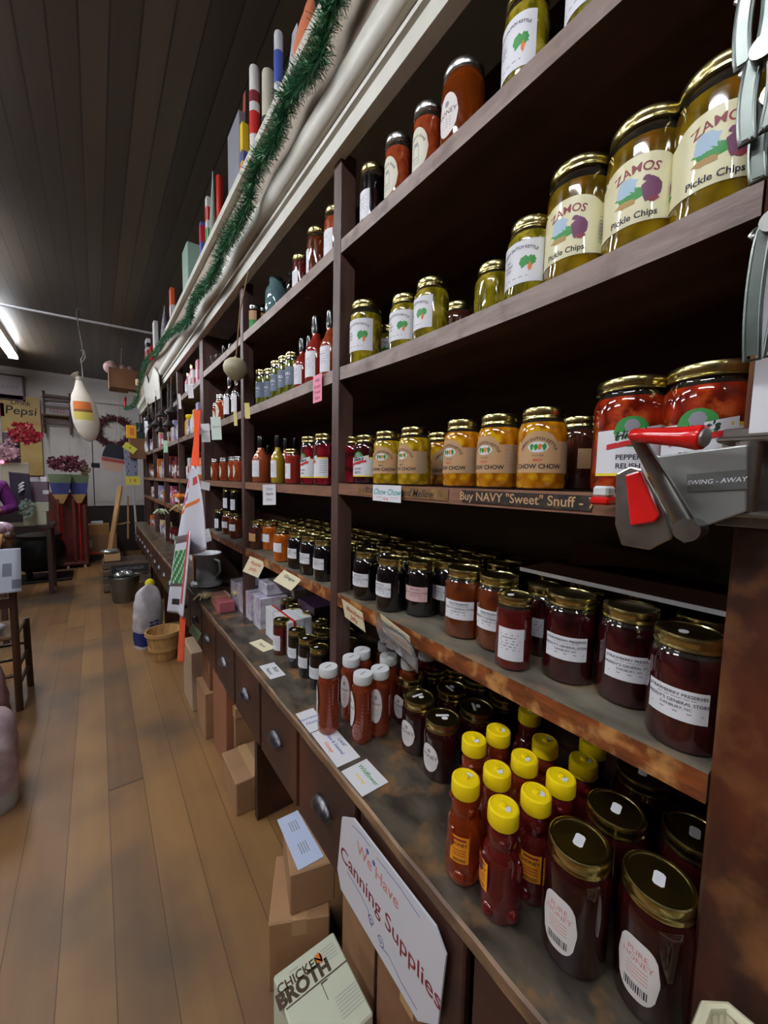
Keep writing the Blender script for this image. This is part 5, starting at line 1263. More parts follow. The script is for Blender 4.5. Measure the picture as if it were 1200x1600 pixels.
# basket box at the end of the cornice
e0 = onY(205, 640, 6.95)
bxp = Vector((.33, 6.95, 0)); zb0 = onY(205, 612, 6.95).z; zb1 = onY(205, 583, 6.95).z
pb = empty('produce_basket', (.36, 6.95, zb0), 'brown open basket of pink wrapped things at the far end of the cornice', 'basket')
MB().bbox(-.16, .18, -.18, .18, 0, .03, .004).bbox(-.17, -.155, -.19, .19, 0, zb1 - zb0, .004).bbox(-.17, .19, -.19, -.175, 0, zb1 - zb0, .004).bbox(.175, .19, -.19, .19, 0, zb1 - zb0, .004).bbox(-.17, .19, .175, .19, 0, zb1 - zb0, .004).build('basket_body', m_cb2, pb)
MB().bbox(.06, .5, -.03, .03, -.05, -.002, .004).build('support', m_white, pb)
mp_ = mt('pink_cloth', 196, 160, 156, .7, col2=c(150, 110, 110), scale=14)
for i, (x, r) in enumerate(((-.12, .11), (.0, .09), (.09, .08))):
    tag(MB().ball((0, 0, 0), r, 12, sc=(1, 1, .9)).build('wrapped_bundle', mp_, None, (.36 + x, 6.93, zb1 + r * .25)), ['largest pink wrapped bundle overhanging the basket', 'middle pink wrapped bundle in the basket', 'smallest pink wrapped bundle at the wall side of the basket'][i], 'bundle')
tag(MB().lathe([(.03, 0), (.035, .01), (.035, .08), (.03, .085)], 16).build('candle', mt('pale_glow_wax', 250, 214, 170, .5), None, (.525, 6.6, 2.8305)), 'pale little candle beside the basket on the cornice end', 'candle')
# picket shaped board leaning before the fascia
pp = [(224, 600), (229, 634), (250, 622), (247, 585), (240, 572), (236, 590), (232, 600), (227, 583)]
vs = [onX(u, v, .53 if i in (0, 1) else .53) for i, (u, v) in enumerate(pp)]
mb = MB(); n = len(vs); mb.add(vs + [p + Vector((.008, 0, 0)) for p in vs], [tuple(range(n))[::-1], tuple(range(n, 2 * n))] + [(k, (k + 1) % n, n + (k + 1) % n, n + k) for k in range(n)])
tag(mb.build('picket_cutout', m_white), 'white pointed cutout board leaning against the cornice at its far end', 'board')

# ---- gourd on a string and dark hanging utensils
gp0 = onX(368, 577, .54)
gd = empty('hanging_gourd', gp0, 'pale dried gourd on a string in front of the upright', 'gourd')
MB().lathe([(.001, -.075), (.004, -.072), (.006, -.055), (.035, -.035), (.052, -.012), (.055, .01), (.048, .032), (.03, .046), (.008, .052), (.003, .06)], 24).build('gourd_body', mt('dried_gourd', 196, 188, 160, .5, col2=c(170, 160, 130), scale=10), gd)
MB().tube([(0, -.01, .05), (.006, -.06, .25), (.035, -.09, 2.47 - gp0.z)], .003, 6).build('string', mt('jute_string', 150, 120, 84, .8), gd)
m_bell = mt('blackened_iron', 62, 60, 62, .5, metal=.5)
hu = [(218, 640, .0), (231, 622, .02), (243, 610, .0), (252, 603, .02), (262, 600, .01), (236, 636, .05), (249, 628, .04), (267, 588, .03)]
for i, (u, v, dx) in enumerate(hu):
    p = onX(u, v, .50 + dx); L = [.20, .16, .24, .18, .25, .14, .2, .2][i]
    r = empty('hanging_ladle', p, f'blackened iron utensil hanging under the far cornice, {ORD[i]} of the dark row', 'utensil', 'dark utensils hanging under the far cornice')
    MB().tube([(0, 0, .0), (0, .0, -.06)], .002, 6).build('string', m_kraft, r)
    MB().cyl((0, 0, -.06), (0, 0, -.06 - L), .007, .011, 8).build('handle', m_bell, r)
    MB().lathe([(.012, .05), (.035, .02), (.052, 0), (.046, .0), (.03, .02), (.008, .04)], 16, 0, Matrix.Translation((0, 0, -.10 - L))).build('bowl', m_bell, r)
# hanging cellophane at the last upright
p = onX(228, 655, .55); o = MB().grid(lambda a, b: Vector((.02 * math.sin(7 * b + a * 5), (a - .5) * .16 * (.5 + b * .7), -.42 * b + .02 * math.sin(9 * a))), 8, 10).build('cellophane_wrap', mt('milky_cellophane', 206, 206, 214, .2, coat=.8), None, p)
solid(o, .002); tag(o, 'crumpled milky plastic wrap hanging at the far end of the shelves', 'wrap')

# ================================================================== FAR BAYS
rf = random.Random(21)
COLS = dict(red=(176, 40, 44), pink=(206, 110, 140), white=(214, 212, 214), cream=(222, 206, 160), yellow=(230, 190, 60), blue=(80, 96, 170), brown=(120, 76, 50), orange=(214, 120, 50), lilac=(170, 160, 200), green=(90, 150, 110), maroon=(100, 24, 30))
bays = [(2.99, 3.82, 'fourth'), (3.93, 4.78, 'fifth'), (4.87, 5.70, 'sixth'), (5.81, 6.62, 'seventh')]
LVN = [('top', zt - .02, 'top shelf'), ('mid', zm, 'second shelf'), ('chow', zc2, 'eye level shelf'), ('jam', 1.26, 'low shelf'), ('ctr', zc_, 'counter')]
PAL = {('fourth', 'top'): ['pink', 'pink', 'pink', 'white', 'orange'], ('fourth', 'mid'): ['lilac', 'blue', 'white', 'yellow', 'yellow'], ('fourth', 'chow'): ['white', 'white', 'cream', 'red', 'orange'],
       ('fifth', 'mid'): ['white', 'red', 'cream', 'white', 'lilac'], ('fifth', 'chow'): ['maroon', 'maroon', 'maroon', 'cream']}
for (y0, y1, bn) in bays:
    for key, z, ln in LVN:
        pal = PAL.get((bn, key)) or [rf.choice(list(COLS)) for _ in range(5)]
        if key == 'top' and bn != 'fourth': continue
        y = y1 - .04; k = 0
        while y > y0 + .05 and k < 6:
            cn = pal[k % len(pal)]; m = mt('far_' + cn, *COLS[cn], .4, coat=.3); w = rf.uniform(.06, .10); hh = rf.uniform(.12, .24) * (.8 if key in ('jam', 'ctr') else 1)
            X = .62 + rf.uniform(0, .03); kind = 'box' if (k + len(bn)) % 2 or key == 'ctr' else 'bottle'
            lab = f'{cn} {kind} on the {ln} of the {bn} bay, {ORD[k]} from its far end'
            if kind == 'box':
                o = MB().bbox(0, .07, -w / 2, w / 2, 0, hh, .003).build('package', m, None, (X, y - w / 2, z + .0006))
                mb = MB(); mb.box(-.0012, .002, -w * .36, w * .36, hh * .3, hh * .62, 0); mb.box(.01, .06, -w / 2 - .0012, -w / 2 + .002, hh * .25, hh * .6, 0); mb.build('printed_panel', m_paper if cn != 'white' else mt('far_red', *COLS['red'], .4, coat=.3), o)
                tag(o, lab, 'package', 'packages and bottles in the far bays')
            else:
                R = w / 2 * .8; o = MB().lathe([(R * .9, 0), (R, .005), (R, hh * .62), (R * .6, hh * .74), (R * .45, hh * .8), (R * .45, hh * .88)], 14).build('bottle', m, None, (X + R, y - w / 2, z + .0006))
                MB().lathe([(R * .52, hh * .87), (R * .52, hh), (R * .3, hh)], 12).build('cap', rf.choice([m_whitecap, m_blackcap, m_teal, m_gold]), o)
                mb = MB().lathe([(R + .0008, hh * .2), (R + .0008, hh * .52)], 14, caps=False); mb.build('label', m_paper, o)
                tag(o, lab, 'bottle', 'packages and bottles in the far bays')
            y -= w + rf.uniform(.01, .06); k += 1
tag(MB().lathe([(.055, 0), (.06, .01), (.06, .14), (.045, .17), (.045, .18)], 20).build('peanut_butter_jar', mt('golden_jar', 206, 160, 70, .25, coat=.6), None, (.70, F(300, .70, 660), zm + .001)), 'wide golden jar with a yellow lid on the fourth bay second shelf', 'jar')
MB().lathe([(.05, .172), (.052, .175), (.052, .20), (.048, .205)], 20).build('lid', m_yellowcap, C.objects[-1])
husk(.53, 3.3, zj + .08, 'cream and white husk flower in front of the low shelf of the fourth bay', 2.2)
husk(.53, 3.45, zj + .16, 'orange husk flower beside the cream one', 2.0, mt('orange_petals', 220, 128, 40, .6))
husk(.54, 4.6, zj - .05, 'pale green cloth flower at the fifth bay', 2.2, mt('pale_green_cloth', 190, 204, 170, .7))

# ---- tea towels hanging in front of the fourth partition
def cloth(name, label, pts_top, pts_bot, m_list, nfold=3, amp=.015, mats_at=None, th=.002, cat='towel', seed=1):
    """pts: left and right ends at top and bottom"""
    a, b = pts_top; c_, d_ = pts_bot
    def fn(u, v):
        p = a.lerp(b, u).lerp(c_.lerp(d_, u), v); q_ = c_.lerp(d_, u) - c_.lerp(d_, .5); r_ = a.lerp(b, u) - a.lerp(b, .5); e_ = min(1, v * 1.0) ** .7; p = a.lerp(b, .5).lerp(c_.lerp(d_, .5), v) + r_.lerp(q_, e_); return p + Vector((amp * math.sin(u * PI * nfold + seed) * (.3 + v), amp * .4 * math.sin(v * 7 + seed), 0))
    mb = MB(); nu, nv = 14, 24; mb.grid(fn, nu, nv)
    if mats_at: mb.m = [mats_at((i + .5) / nu, (j + .5) / nv) for j in range(nv) for i in range(nu)]
    o = mb.build(name, m_list); solid(o, th); return tag(o, label, cat)
Yt = 2.55
m_or = mt('orange_plastic_strap', 236, 84, 44, .4)
Xs = .40
sp_ = [(308, 641), (307, 680), (304, 728)]
q = [onX(u, v, x_) for (u, v), x_ in zip(sp_, (.575, .49, .40))]
mb = MB(); pr_ = []
for p, wd in zip(q, (.036, .020, .030)): pr_.append((p, wd))
for i in range(2):
    (p, w0), (r_, w1) = pr_[i], pr_[i + 1]; t = .004; b = len(mb.v)
    for (s_, ww) in ((p, w0), (r_, w1)):
        for sg, dx in ((-1, 0), (1, 0), (1, t), (-1, t)): mb.v.append((s_.x + dx - sg * ww * .5, s_.y + sg * ww * .6 + dx, s_.z))
    for k in range(4): mb.f.append((b + k, b + (k + 1) % 4, b + 4 + (k + 1) % 4, b + 4 + k)); mb.m.append(0); mb.sm.append(False)
mb.cyl(q[0], (.60, q[0].y, q[0].z + .01), .003, n=6)
tag(mb.build('orange_strap', m_or), 'long flat orange strap from which the tea towels hang', 'strap')
yc_ = q[2].y
m_tow = mt('white_towel', 206, 208, 220, .85); m_redp = mt('towel_red_print', 196, 60, 64, .85); m_vio = mt('towel_violet_print', 164, 96, 140, .85)
def towel_prints(u, v):
    if .12 < v < .22 and (.12 < u < .4 or .55 < u < .8): return 1
    if .24 < v < .33 and u < .45: return 2
    if .36 < v < .40 and u < .8: return 3
    return 0
cloth('tea_towel', 'white tea towel with red flower print hanging from the orange strap', (Vector((.395, yc_ + .02, q[2].z)), Vector((.395, yc_ - .015, q[2].z))), (onX(268, 876, .40), onX(330, 858, .42)), [m_tow, m_redp, m_vio, m_orange], 3, .016, towel_prints)
cloth('tea_towel', 'white tea towel with a green herb print and black writing, hanging lowest', (onX(277, 838, .385), onX(297, 834, .385)), (onX(263, 955, .385), onX(284, 962, .385)), [m_tow, m_green, m_ink, mt('towel_taupe', 96, 74, 78, .85)], 2, .008,
      lambda u, v: 3 if v < .09 or .60 < v < .635 else (1 if .16 < v < .58 and .1 < u < .85 and (int(u * 14) + int(v * 24)) % 4 else (2 if .80 < v < .88 and .3 < u < .75 else 0)), seed=4)
cloth('tea_towel', 'narrow red edged towel hanging between the printed ones and the jug', (onX(294, 830, .375), onX(299, 830, .375)), (onX(279, 962, .375), onX(288, 966, .375)), [m_redp, m_tow], 1, .004, lambda u, v: 1 if u > .6 or v > .85 else 0, seed=2)
cloth('orange_bag', 'bright orange cloth strip hanging below the towels', (onX(282, 962, .38), onX(290, 964, .38)), (onX(277, 1034, .38), onX(288, 1034, .38)), [m_or], 1, .005, seed=3)
# bushel basket
def bushel(x, y, s_, label):
    r = empty('bushel_basket', (x, y, 0), label, 'basket')
    MB().lathe([(.11 * s_, 0), (.115 * s_, .01), (.165 * s_, .30 * s_), (.155 * s_, .30 * s_), (.105 * s_, .015), (.01, .012)], 28).build('basket_body', mt('split_wood', 206, 164, 108, .6, col2=c(176, 134, 84), scale=5, stretch=(8, 8, .6)), r)
    for z, rr_ in ((.285 * s_, .168 * s_), (.13 * s_, .140 * s_)): MB().lathe([(rr_, z - .015), (rr_ + .005, z - .015), (rr_ + .005, z + .015), (rr_, z + .015)], 28, caps=False).build('hoop', mt('hoop_wood', 190, 146, 92, .6), r)
    return r
bp_ = onZ(268, 1028, 0); bushel(.42, 3.66, .82, 'light split wood bushel basket on the floor below the towels')
# flour sack
def sack(x, y, w, d, h, label, cols, rz=0.0, lean=(0, 0), bands=None, bulge=.12, seed=1):
    mb = MB(); nr, nq = 22, 28; rg_ = random.Random(seed)
    for k in range(nr + 1):
        t = k / nr; sc = (1 + bulge * math.sin(PI * min(1, t * 1.1))) * (1 - .9 * max(0, (t - .86) / .14) ** 2) ; sd = (1 + bulge * math.sin(PI * t)) * (1 - .93 * max(0, (t - .6) / .4) ** 1.5)
        for q in range(nq):
            a = 2 * PI * q / nq; ca, sa = math.cos(a), math.sin(a); e = .55
            px = w / 2 * sc * math.copysign(abs(ca) ** e, ca); py = d / 2 * sd * math.copysign(abs(sa) ** e, sa)
            wob = 1 + .03 * math.sin(5 * a + 6 * t + seed) + .02 * math.sin(11 * t * PI + a)
            mb.v.append((px * wob + lean[0] * t * t * h, py * wob + lean[1] * t * t * h, h * t))
    for k in range(nr):
        for q in range(nq): mb.f.append((k * nq + q, k * nq + (q + 1) % nq, (k + 1) * nq + (q + 1) % nq, (k + 1) * nq + q)); mb.m.append(bands((k + .5) / nr, q / nq) if bands else 0); mb.sm.append(True)
    mb.f += [tuple(range(nq))[::-1], tuple(range(nr * nq, nr * nq + nq))]; mb.m += [0, 0]; mb.sm += [False, False]
    o = mb.build('flour_sack', cols, None, (x, y, 0)); o.rotation_euler.z = rz; return tag(o, label, 'sack')
m_sack = mt('paper_sack', 206, 202, 206, .6, col2=c(170, 166, 172), scale=9)
m_navy = mt('navy_print', 30, 50, 120, .5)
s1 = sack(.335, 4.02, .20, .15, .56, 'white paper flour sack with a navy blue bottom print standing on the floor', [m_sack, m_navy, m_ink], rz=.5, lean=(.06, .05), bands=lambda t, q: 1 if .03 < t < .27 and (.30 < q < .98) else 0)
mb = MB()
for i, (x_, w_) in enumerate(((-.045, .05), (.012, .03), (-.04, .03), (.0, .045))): bar(mb, x_, x_ + w_, .20 + .03 * (i // 2), .215 + .03 * (i // 2), lambda x, y: Vector((x, -.0925, y)), 0, 4)
mb.build('printed_writing', mt('navy_print', 30, 50, 120, .5), s1)
tag(MB().ball((0, 0, 0), .045, 10, sc=(1, .7, 1.1)).cyl((0, 0, -.47), (.0, 0, -.0), .012, .03, 12).build('yellow_duster', mt('yellow_plastic2', 226, 206, 30, .5), None, (.40, 4.45, .47)), 'bright yellow object sticking up behind the flour sack', 'duster')
# galvanized pail
pl_ = onZ(200, 947, 0)
pr = empty('galvanized_pail', (.24, 5.65, 0), 'grey galvanized pail on the floor in front of the slatted crate', 'pail')
m_galv = mt('galvanized_metal', 128, 132, 130, .35, metal=.9)
MB().lathe([(.12, 0), (.125, .005), (.165, .31), (.172, .315), (.168, .32), (.16, .31), (.118, .012), (.01, .012)], 28).build('pail_body', m_galv, pr)
MB().tube([(.165 * math.cos(t), .04 * math.sin(t) + .06 * math.sin(t), .30 + .03 * math.sin(t)) for t in [PI * k / 14 for k in range(15)]], .004, 6).build('bail_handle', m_galv, pr)
for i, (dx, dy) in enumerate(((-.05, -.02), (.05, .02), (.0, .06))): tag(MB().ball((0, 0, 0), .06, 10, sc=(1, 1, .7)).build('foil_bundle', mt('shiny_foil', 190, 196, 190, .2, metal=.8), None, (.24 + dx, 5.65 + dy, .33)), f'shiny foil bundle in the galvanized pail, {ORD[i]} of three', 'bundle')
# slatted crate with a sign
cr_ = empty('wooden_crate', (.30, 6.35, 0), 'grey brown slatted crate with a dark name board behind the pail', 'crate')
m_cr = mt('weathered_wood', 110, 92, 80, .7, col2=c(84, 70, 60), scale=8)
for z in (.02, .12, .22, .32):
    MB().bbox(-.27, .27, -.22, -.205, z, z + .075, .002).bbox(-.27, -.255, -.2, .2, z, z + .075, .002).bbox(.255, .27, -.2, .2, z, z + .075, .002).bbox(-.27, .27, .205, .22, z, z + .075, .002).build('slat_course', m_cr, cr_)
o = MB().bbox(-.18, .24, -.229, -.221, .25, .36, .002).build('name_board', mt('dark_name_board', 50, 46, 50), cr_)
mb = MB(); put_text(mb, 'VEGETABLES', .055, lambda x, y: Vector((x, -.2298, .305 + y)), .03, 0, 0); mb.build('lettering', m_grey, o)
tag(MB().bbox(-.09, .09, -.07, .07, 0, .10, .004).build('carton', m_kraft, None, (.14, 6.3, .40)), 'small tan carton on the slatted crate', 'box')
tag(MB().ball((0, 0, 0), .09, 12, sc=(1.2, 1, .35)).build('foil_bundle', mt('shiny_foil', 190, 196, 190, .2, metal=.8), None, (.12, 6.3, .53)), 'shiny foil bundle on the small tan carton', 'bundle')
# leaning ladder-like easel
e1 = onZ(163, 905, 0)
es = empty('wooden_easel', (.0, 7.0, 0), 'pale wooden A frame easel leaning by the far end of the counter', 'easel')
m_pine = mt('pale_pine', 196, 154, 104, .55, col2=c(176, 132, 84), scale=4, stretch=(6, 6, .6))
def leg(u0, v0, u1, v1, Y0_, Y1_, w, name='leg', m=None):
    a = onY(u0, v0, Y0_); b = onY(u1, v1, Y1_); d = b - a; T = basis(a, d.cross((0, 1, 0)), (0, 1, 0)); L = d.length
    T = Matrix.Translation(a) @ d.to_track_quat('Z', 'Y').to_matrix().to_4x4()
    o = MB().bbox(-w / 2, w / 2, -.012, .012, 0, L, .002, 0, T).build(name, m or m_pine, es); o.location = (0, -7.0, 0); return o
leg(165, 902, 188, 760, 7.15, 7.3, .09); leg(200, 842, 200, 775, 7.35, 7.35, .035); leg(181, 820, 203, 816, 7.3, 7.34, .025, 'rung')
leg(214, 845, 207, 740, 7.2, 7.2, .07, 'upright_board', mt('greyish_board', 190, 184, 186, .6))
# hanging things by the end of the shelves: polka dot apron, brown chest box, yellow card, round ornament
a0, a1 = onY(192, 700, 6.6), onY(215, 705, 6.6); b0, b1 = onY(195, 755, 6.6), onY(218, 752, 6.6)
cloth('polka_dot_apron', 'blue grey apron with black polka dots hanging at the shelf end', (a0, a1), (b0, b1), [mt('blue_grey_cloth', 140, 146, 170, .85), mt('navy_dots', 38, 40, 60, .85)], 3, .02, lambda u, v: 1 if (int(u * 14) % 4 == 1 and int(v * 24 + 2 * (int(u * 14) // 4 % 2)) % 5 == 2) else 0, cat='apron')
def pane(u0, u1, v0, v1, Y, th, name, label, m, cat, kids=()):
    a = onY(u0, v1, Y); b = onY(u1, v0, Y); o = MB().bbox(-(b.x - a.x) / 2, (b.x - a.x) / 2, 0, th, -(b.z - a.z) / 2, (b.z - a.z) / 2, min(.004, th / 4)).build(name, m, None, ((a.x + b.x) / 2, Y, (a.z + b.z) / 2))
    tag(o, label, cat); return o, abs(b.x - a.x), abs(b.z - a.z)
pane(198, 213, 665, 684, 6.5, .10, 'yellow_tin', 'bright yellow box with orange print at the end of the upper shelf', mt('bright_yellow_box', 246, 178, 40), 'box'); o = C.objects[-1]
MB().box(-.02, .03, -.0012, 0, -.05, .05).build('print', m_orange, o)
pane(213, 224, 661, 686, 6.5, .10, 'dark_box', 'dark green box with white stripes beside the yellow box', mt('dark_green_box', 40, 62, 60), 'box')
wb = pane(203, 228, 686, 716, 6.45, .2, 'brown_crate', 'brown wooden box full of orange tools at the shelf end', mt('brown_wood_box', 132, 92, 62, .6, col2=c(112, 76, 50), scale=4), 'box')[0]
for i, u in enumerate((206, 212, 217, 222)):
    p = onY(u, 682, 6.52); tag(MB().cyl((0, 0, -.10), (0, 0, .0), .008).ball((0, 0, 0), .014, 8).build('wooden_spindle', mt('orange_wood', 196, 96, 50, .5), None, p + Vector((0, 0, .03))), f'orange wooden spindle standing in the brown box, {ORD[i]} from the left', 'spindle')
card(onY(203, 700, 6.44), (1, 0, -.7), (.7, 0, 1), .16, .09, 'yellow price card tilted on the brown box', [('4', .05, 0, 0, 'green', 0)], m=mt('yellow_card', 226, 220, 90))
card(onY(208, 751, 6.5), (1, 0, 0), (0, 0, 1), .17, .12, 'small yellow framed card below the polka dot apron', [('I  E', .06, 0, 0, 'red', 0)], m=mt('yellow_card', 226, 220, 90))
ro = onY(178, 716, 6.9)
mb = MB(); 
for z0, z1, mi in ((-.19, -.06, 2), (-.06, -.01, 1), (.0, .2, 0)):
    pts = []; n = 14
    f_ = lambda z: .14 * math.sqrt(max(0, 1 - (z / .22) ** 2)) ** .8 + .002
    zs = [z0 + (z1 - z0) * k / n for k in range(n + 1)]
    poly = [(f_(z), z) for z in zs] + [(-f_(z), z) for z in reversed(zs)]
    T = basis((0, 0, 0), (1, 0, 0), (0, 0, 1)); mb.prism(poly, .04, T, mi)
o = mb.build('painted_ornament', [mt('ornament_black', 26, 30, 44, .5), mt('ornament_red', 168, 70, 66, .5), mt('ornament_cream', 196, 164, 146, .6)], None, ro); o.rotation_euler.y = .15
MB().cyl((0, .02, .19), (-.1, .02, 3.4 - ro.z), .003, n=6).build('hanging_string', m_kraft, o)
tag(o, 'rounded ornament painted black, red and cream hanging near the far doors', 'ornament')
pane(150, 160, 0, 1, 6.9, .001, 'x', 'x', m_paper, 'x'); bpy.data.objects.remove(C.objects[-1])

# ================================================================== FAR WALL AND LEFT SIDE
# wreath
wc = onY(178, 674, 9.33); mb = MB(); rw = random.Random(4)
for k in range(900):
    a = rw.uniform(0, 2 * PI); r0 = .235 + rw.gauss(0, .03); p = Vector((r0 * math.cos(a), rw.uniform(-.03, .03), r0 * math.sin(a)))
    d = Vector((math.cos(a + rw.uniform(-1.2, 1.2)), rw.uniform(-.6, .1), math.sin(a + rw.uniform(-1.2, 1.2)))).normalized(); L = rw.uniform(.04, .10); w3 = d.cross(Vector((0, 1, .3))).normalized() * .008
    e = p + d * L; b = len(mb.v); mb.v += [tuple(p), tuple(p + d * L * .5 + w3), tuple(e), tuple(p + d * L * .5 - w3)]; mb.f.append((b, b + 1, b + 2, b + 3)); mb.m.append(rw.choice([0, 0, 1])); mb.sm.append(False)
mb.tube([(.235 * math.cos(t), 0, .235 * math.sin(t)) for t in [2 * PI * k / 24 for k in range(24)]], .02, 6, closed=True)
tag(mb.build('dried_wreath', [mt('maroon_leaves', 88, 32, 44, .7), mt('dark_maroon_leaves', 58, 24, 34, .7)], None, wc), 'dark maroon dried wreath hanging on the white far door', 'wreath')
# pipe rail with hook and cloth ham bag
pA, pB = onY(-30, 470, 5.05), onY(244, 522, 5.05)
tag(MB().cyl(pA, pB, .012, n=10).build('pipe_rail', mt('white_pipe', 196, 196, 204, .3, metal=.5)), 'thin pale pipe running across under the ceiling', 'pipe')
hk = onY(124, 497, 5.05)
hb = empty('ham_bag', onY(131, 640, 5.05), 'white cloth bag with orange and yellow print hanging from a long hook', 'bag')
base_ = Vector(hb.location)
hp = [onY(118, 490, 5.05), onY(120, 482, 5.05), onY(125, 481, 5.05), onY(130, 487, 5.05)]
mb = MB().tube([onY(u, v, 5.04) - base_ for u, v in ((130, 488), (127, 482), (121, 482), (119, 488), (121, 500), (127, 535), (130, 555), (126, 562), (128, 575), (129, 590))], .005, 6)
mb.tube([onY(u, v, 5.04) - base_ for u, v in ((125, 548), (131, 546), (133, 558), (128, 566))], .005, 6)
mb.build('steel_hook', m_steel, hb)
ht, hbm = onY(127, 592, 5.05).z - base_.z, onY(142, 690, 5.05).z - base_.z
mb = MB(); nr = 24
prof_h = [(0, .02), (.05, .045), (.10, .055), (.16, .07), (.28, .115), (.42, .145), (.58, .155), (.72, .15), (.86, .12), (.96, .07), (1, .02)]
def rad(t):
    for (t0, r0), (t1, r1) in zip(prof_h, prof_h[1:]):
        if t <= t1: return r0 + (r1 - r0) * (t - t0) / (t1 - t0)
    return .02
mb.ball((-.03, 0, ht), .03, 8); mb.lathe([(.012, 0), (.02, .02), (.05, .05), (.03, .055)], 9, 0, Matrix.Translation((-.035, 0, ht)) @ Matrix.Rotation(-.7, 4, 'Y'))
nb_ = len(mb.v)
for k in range(nr + 1):
    t = k / nr; r_ = rad(t) * .72; z = ht + (hbm - ht) * t; ox = -.03 + .07 * t
    for q in range(20): a = 2 * PI * q / 20; mb.v.append((ox + r_ * math.cos(a) * (1 + .06 * math.sin(6 * a + 4 * t) * (1 if t < .3 else .3)), r_ * .8 * math.sin(a), z))
for k in range(nr):
    for q in range(20):
        t = (k + .5) / nr; a = q / 20; mi = 0
        if .58 < a < .84:
            if .36 < t < .50: mi = 1
            elif .50 < t < .54: mi = 2
            elif .56 < t < .66: mi = 3
        mb.f.append(tuple(nb_ + i_ for i_ in (k * 20 + q, k * 20 + (q + 1) % 20, (k + 1) * 20 + (q + 1) % 20, (k + 1) * 20 + q))); mb.m.append(mi); mb.sm.append(True)
mb.f += [tuple(nb_ + i_ for i_ in range(20))[::-1], tuple(nb_ + i_ for i_ in range(nr * 20, nr * 20 + 20))]; mb.m += [0, 0]; mb.sm += [False, False]
mb.build('cloth_bag', [mt('off_white_cotton', 214, 206, 192, .85), mt('bag_orange_print', 206, 112, 50, .8), mt('bag_brown_print', 130, 86, 50, .8), mt('bag_yellow_print', 206, 190, 90, .8)], hb)
# chairs
m_chair = mt('dark_stained_wood', 66, 46, 42, .5, col2=c(84, 58, 50), scale=6)
m_chair2 = mt('brown_stained_wood', 72, 44, 30, .45, col2=c(52, 34, 24), scale=6)
def ladder_chair(loc, label, m, w=.44, d=.40, hb_=1.12, hs=.44, seatm=None):
    r = empty('ladderback_chair', loc, label, 'chair')
    for sx in (-1, 1):
        MB().tube([(sx * w / 2, d / 2, 0), (sx * w / 2, d / 2, hs), (sx * w / 2 * 1.02, d / 2 + .05, hb_)], .020, 10).ball((sx * w / 2 * 1.02, d / 2 + .05, hb_ + .02), .026, 10).build('leg', m, r)
        MB().tube([(sx * w / 2 * 1.08, -d / 2, 0), (sx * w / 2 * 1.05, -d / 2, hs + .01)], .020, 10).build('leg', m, r)
        for z in (.16, .28): MB().cyl((sx * w / 2 * 1.05, -d / 2, z), (sx * w / 2, d / 2, z), .011).build('stretcher', m, r)
    for y, z in ((-d / 2, .22), (-d / 2, .33), (d / 2, .24)): MB().cyl((-w / 2, y, z), (w / 2, y, z), .011).build('stretcher', m, r)
    MB().bbox(-w / 2 - .01, w / 2 + .01, -d / 2 - .01, d / 2, hs - .02, hs + .01, .008).build('seat', seatm or mt('woven_seat', 120, 96, 70, .8, col2=c(90, 70, 50), scale=60), r)
    for z in (hs + .20, hs + .38, hb_ - .10): MB().bbox(-w / 2, w / 2, d / 2 + .015 + .04 * (z - hs), d / 2 + .030 + .04 * (z - hs), z, z + .065, .004).build('slat', m, r)
    return r
wc1 = ladder_chair((0, 0, 0), 'dark ladder back chair hung flat on the white far wall', m_chair, w=.50, hb_=1.02)
cpos = onY(91, 690, 9.2); wc1.location = (cpos.x, 9.2 - .02, onY(91, 690, 9.2).z - .02 - .1); wc1.scale = (.72, .6, .72)
tz = onY(91, 612, 9.2).z
wc1.location.z = tz - 1.04 * .72; wc1.location.y = 9.21
ch = ladder_chair((-.60, 3.70, 0), 'dark brown ladder back chair with a white towel over its back at the left edge', m_chair2, w=.42, d=.36, hb_=1.14, hs=.50)
ch.location = (-.66, 3.52, 0); ch.rotation_euler.z = PI
ty = 3.52 - .18 - .055
cloth('draped_towel', 'white towel with grey heart print draped over the back of the left chair', (Vector((-.93, 3.26, 1.085)), Vector((-.395, 3.26, 1.085))), (Vector((-.95, 3.245, .80)), Vector((-.405, 3.25, .81))), [mt('bluish_white_towel', 196, 206, 226, .85), mt('grey_print', 128, 134, 152, .85)], 4, .006,
      lambda u, v: 1 if (.84 < u < .92 and .35 < v < .62) or (.90 < u < .97 and .72 < v < .9) or (.6 < u < .67 and .3 < v < .55) else 0, cat='towel')
tag(MB().tube([(-.26, 0, 0), (-.1, .01, .012), (.1, -.01, .006), (.22, 0, -.01)], .048, 12, flat=.75).build('rolled_blanket', mt('tan_knit', 190, 146, 98, .9, col2=c(160, 116, 72), scale=30), None, (-.70, 3.30, 1.135)), 'tan knitted roll lying along the top of the left chair back', 'blanket')
tag(MB().lathe([(.14, 0), (.16, .01), (.18, .12), (.17, .12), (.15, .015), (.01, .012)], 20).build('black_basket', mt('black_wicker', 20, 20, 30, .6), None, (-.72, 3.50, .512)), 'black round basket on the seat of the left chair', 'basket')
tag(MB().ball((0, 0, 0), .05, 8, sc=(1.2, .8, .5)).build('white_cloth_bundle', m_tow, None, (-.56, 3.40, .56)), 'crumpled white cloth beside the black basket', 'cloth')
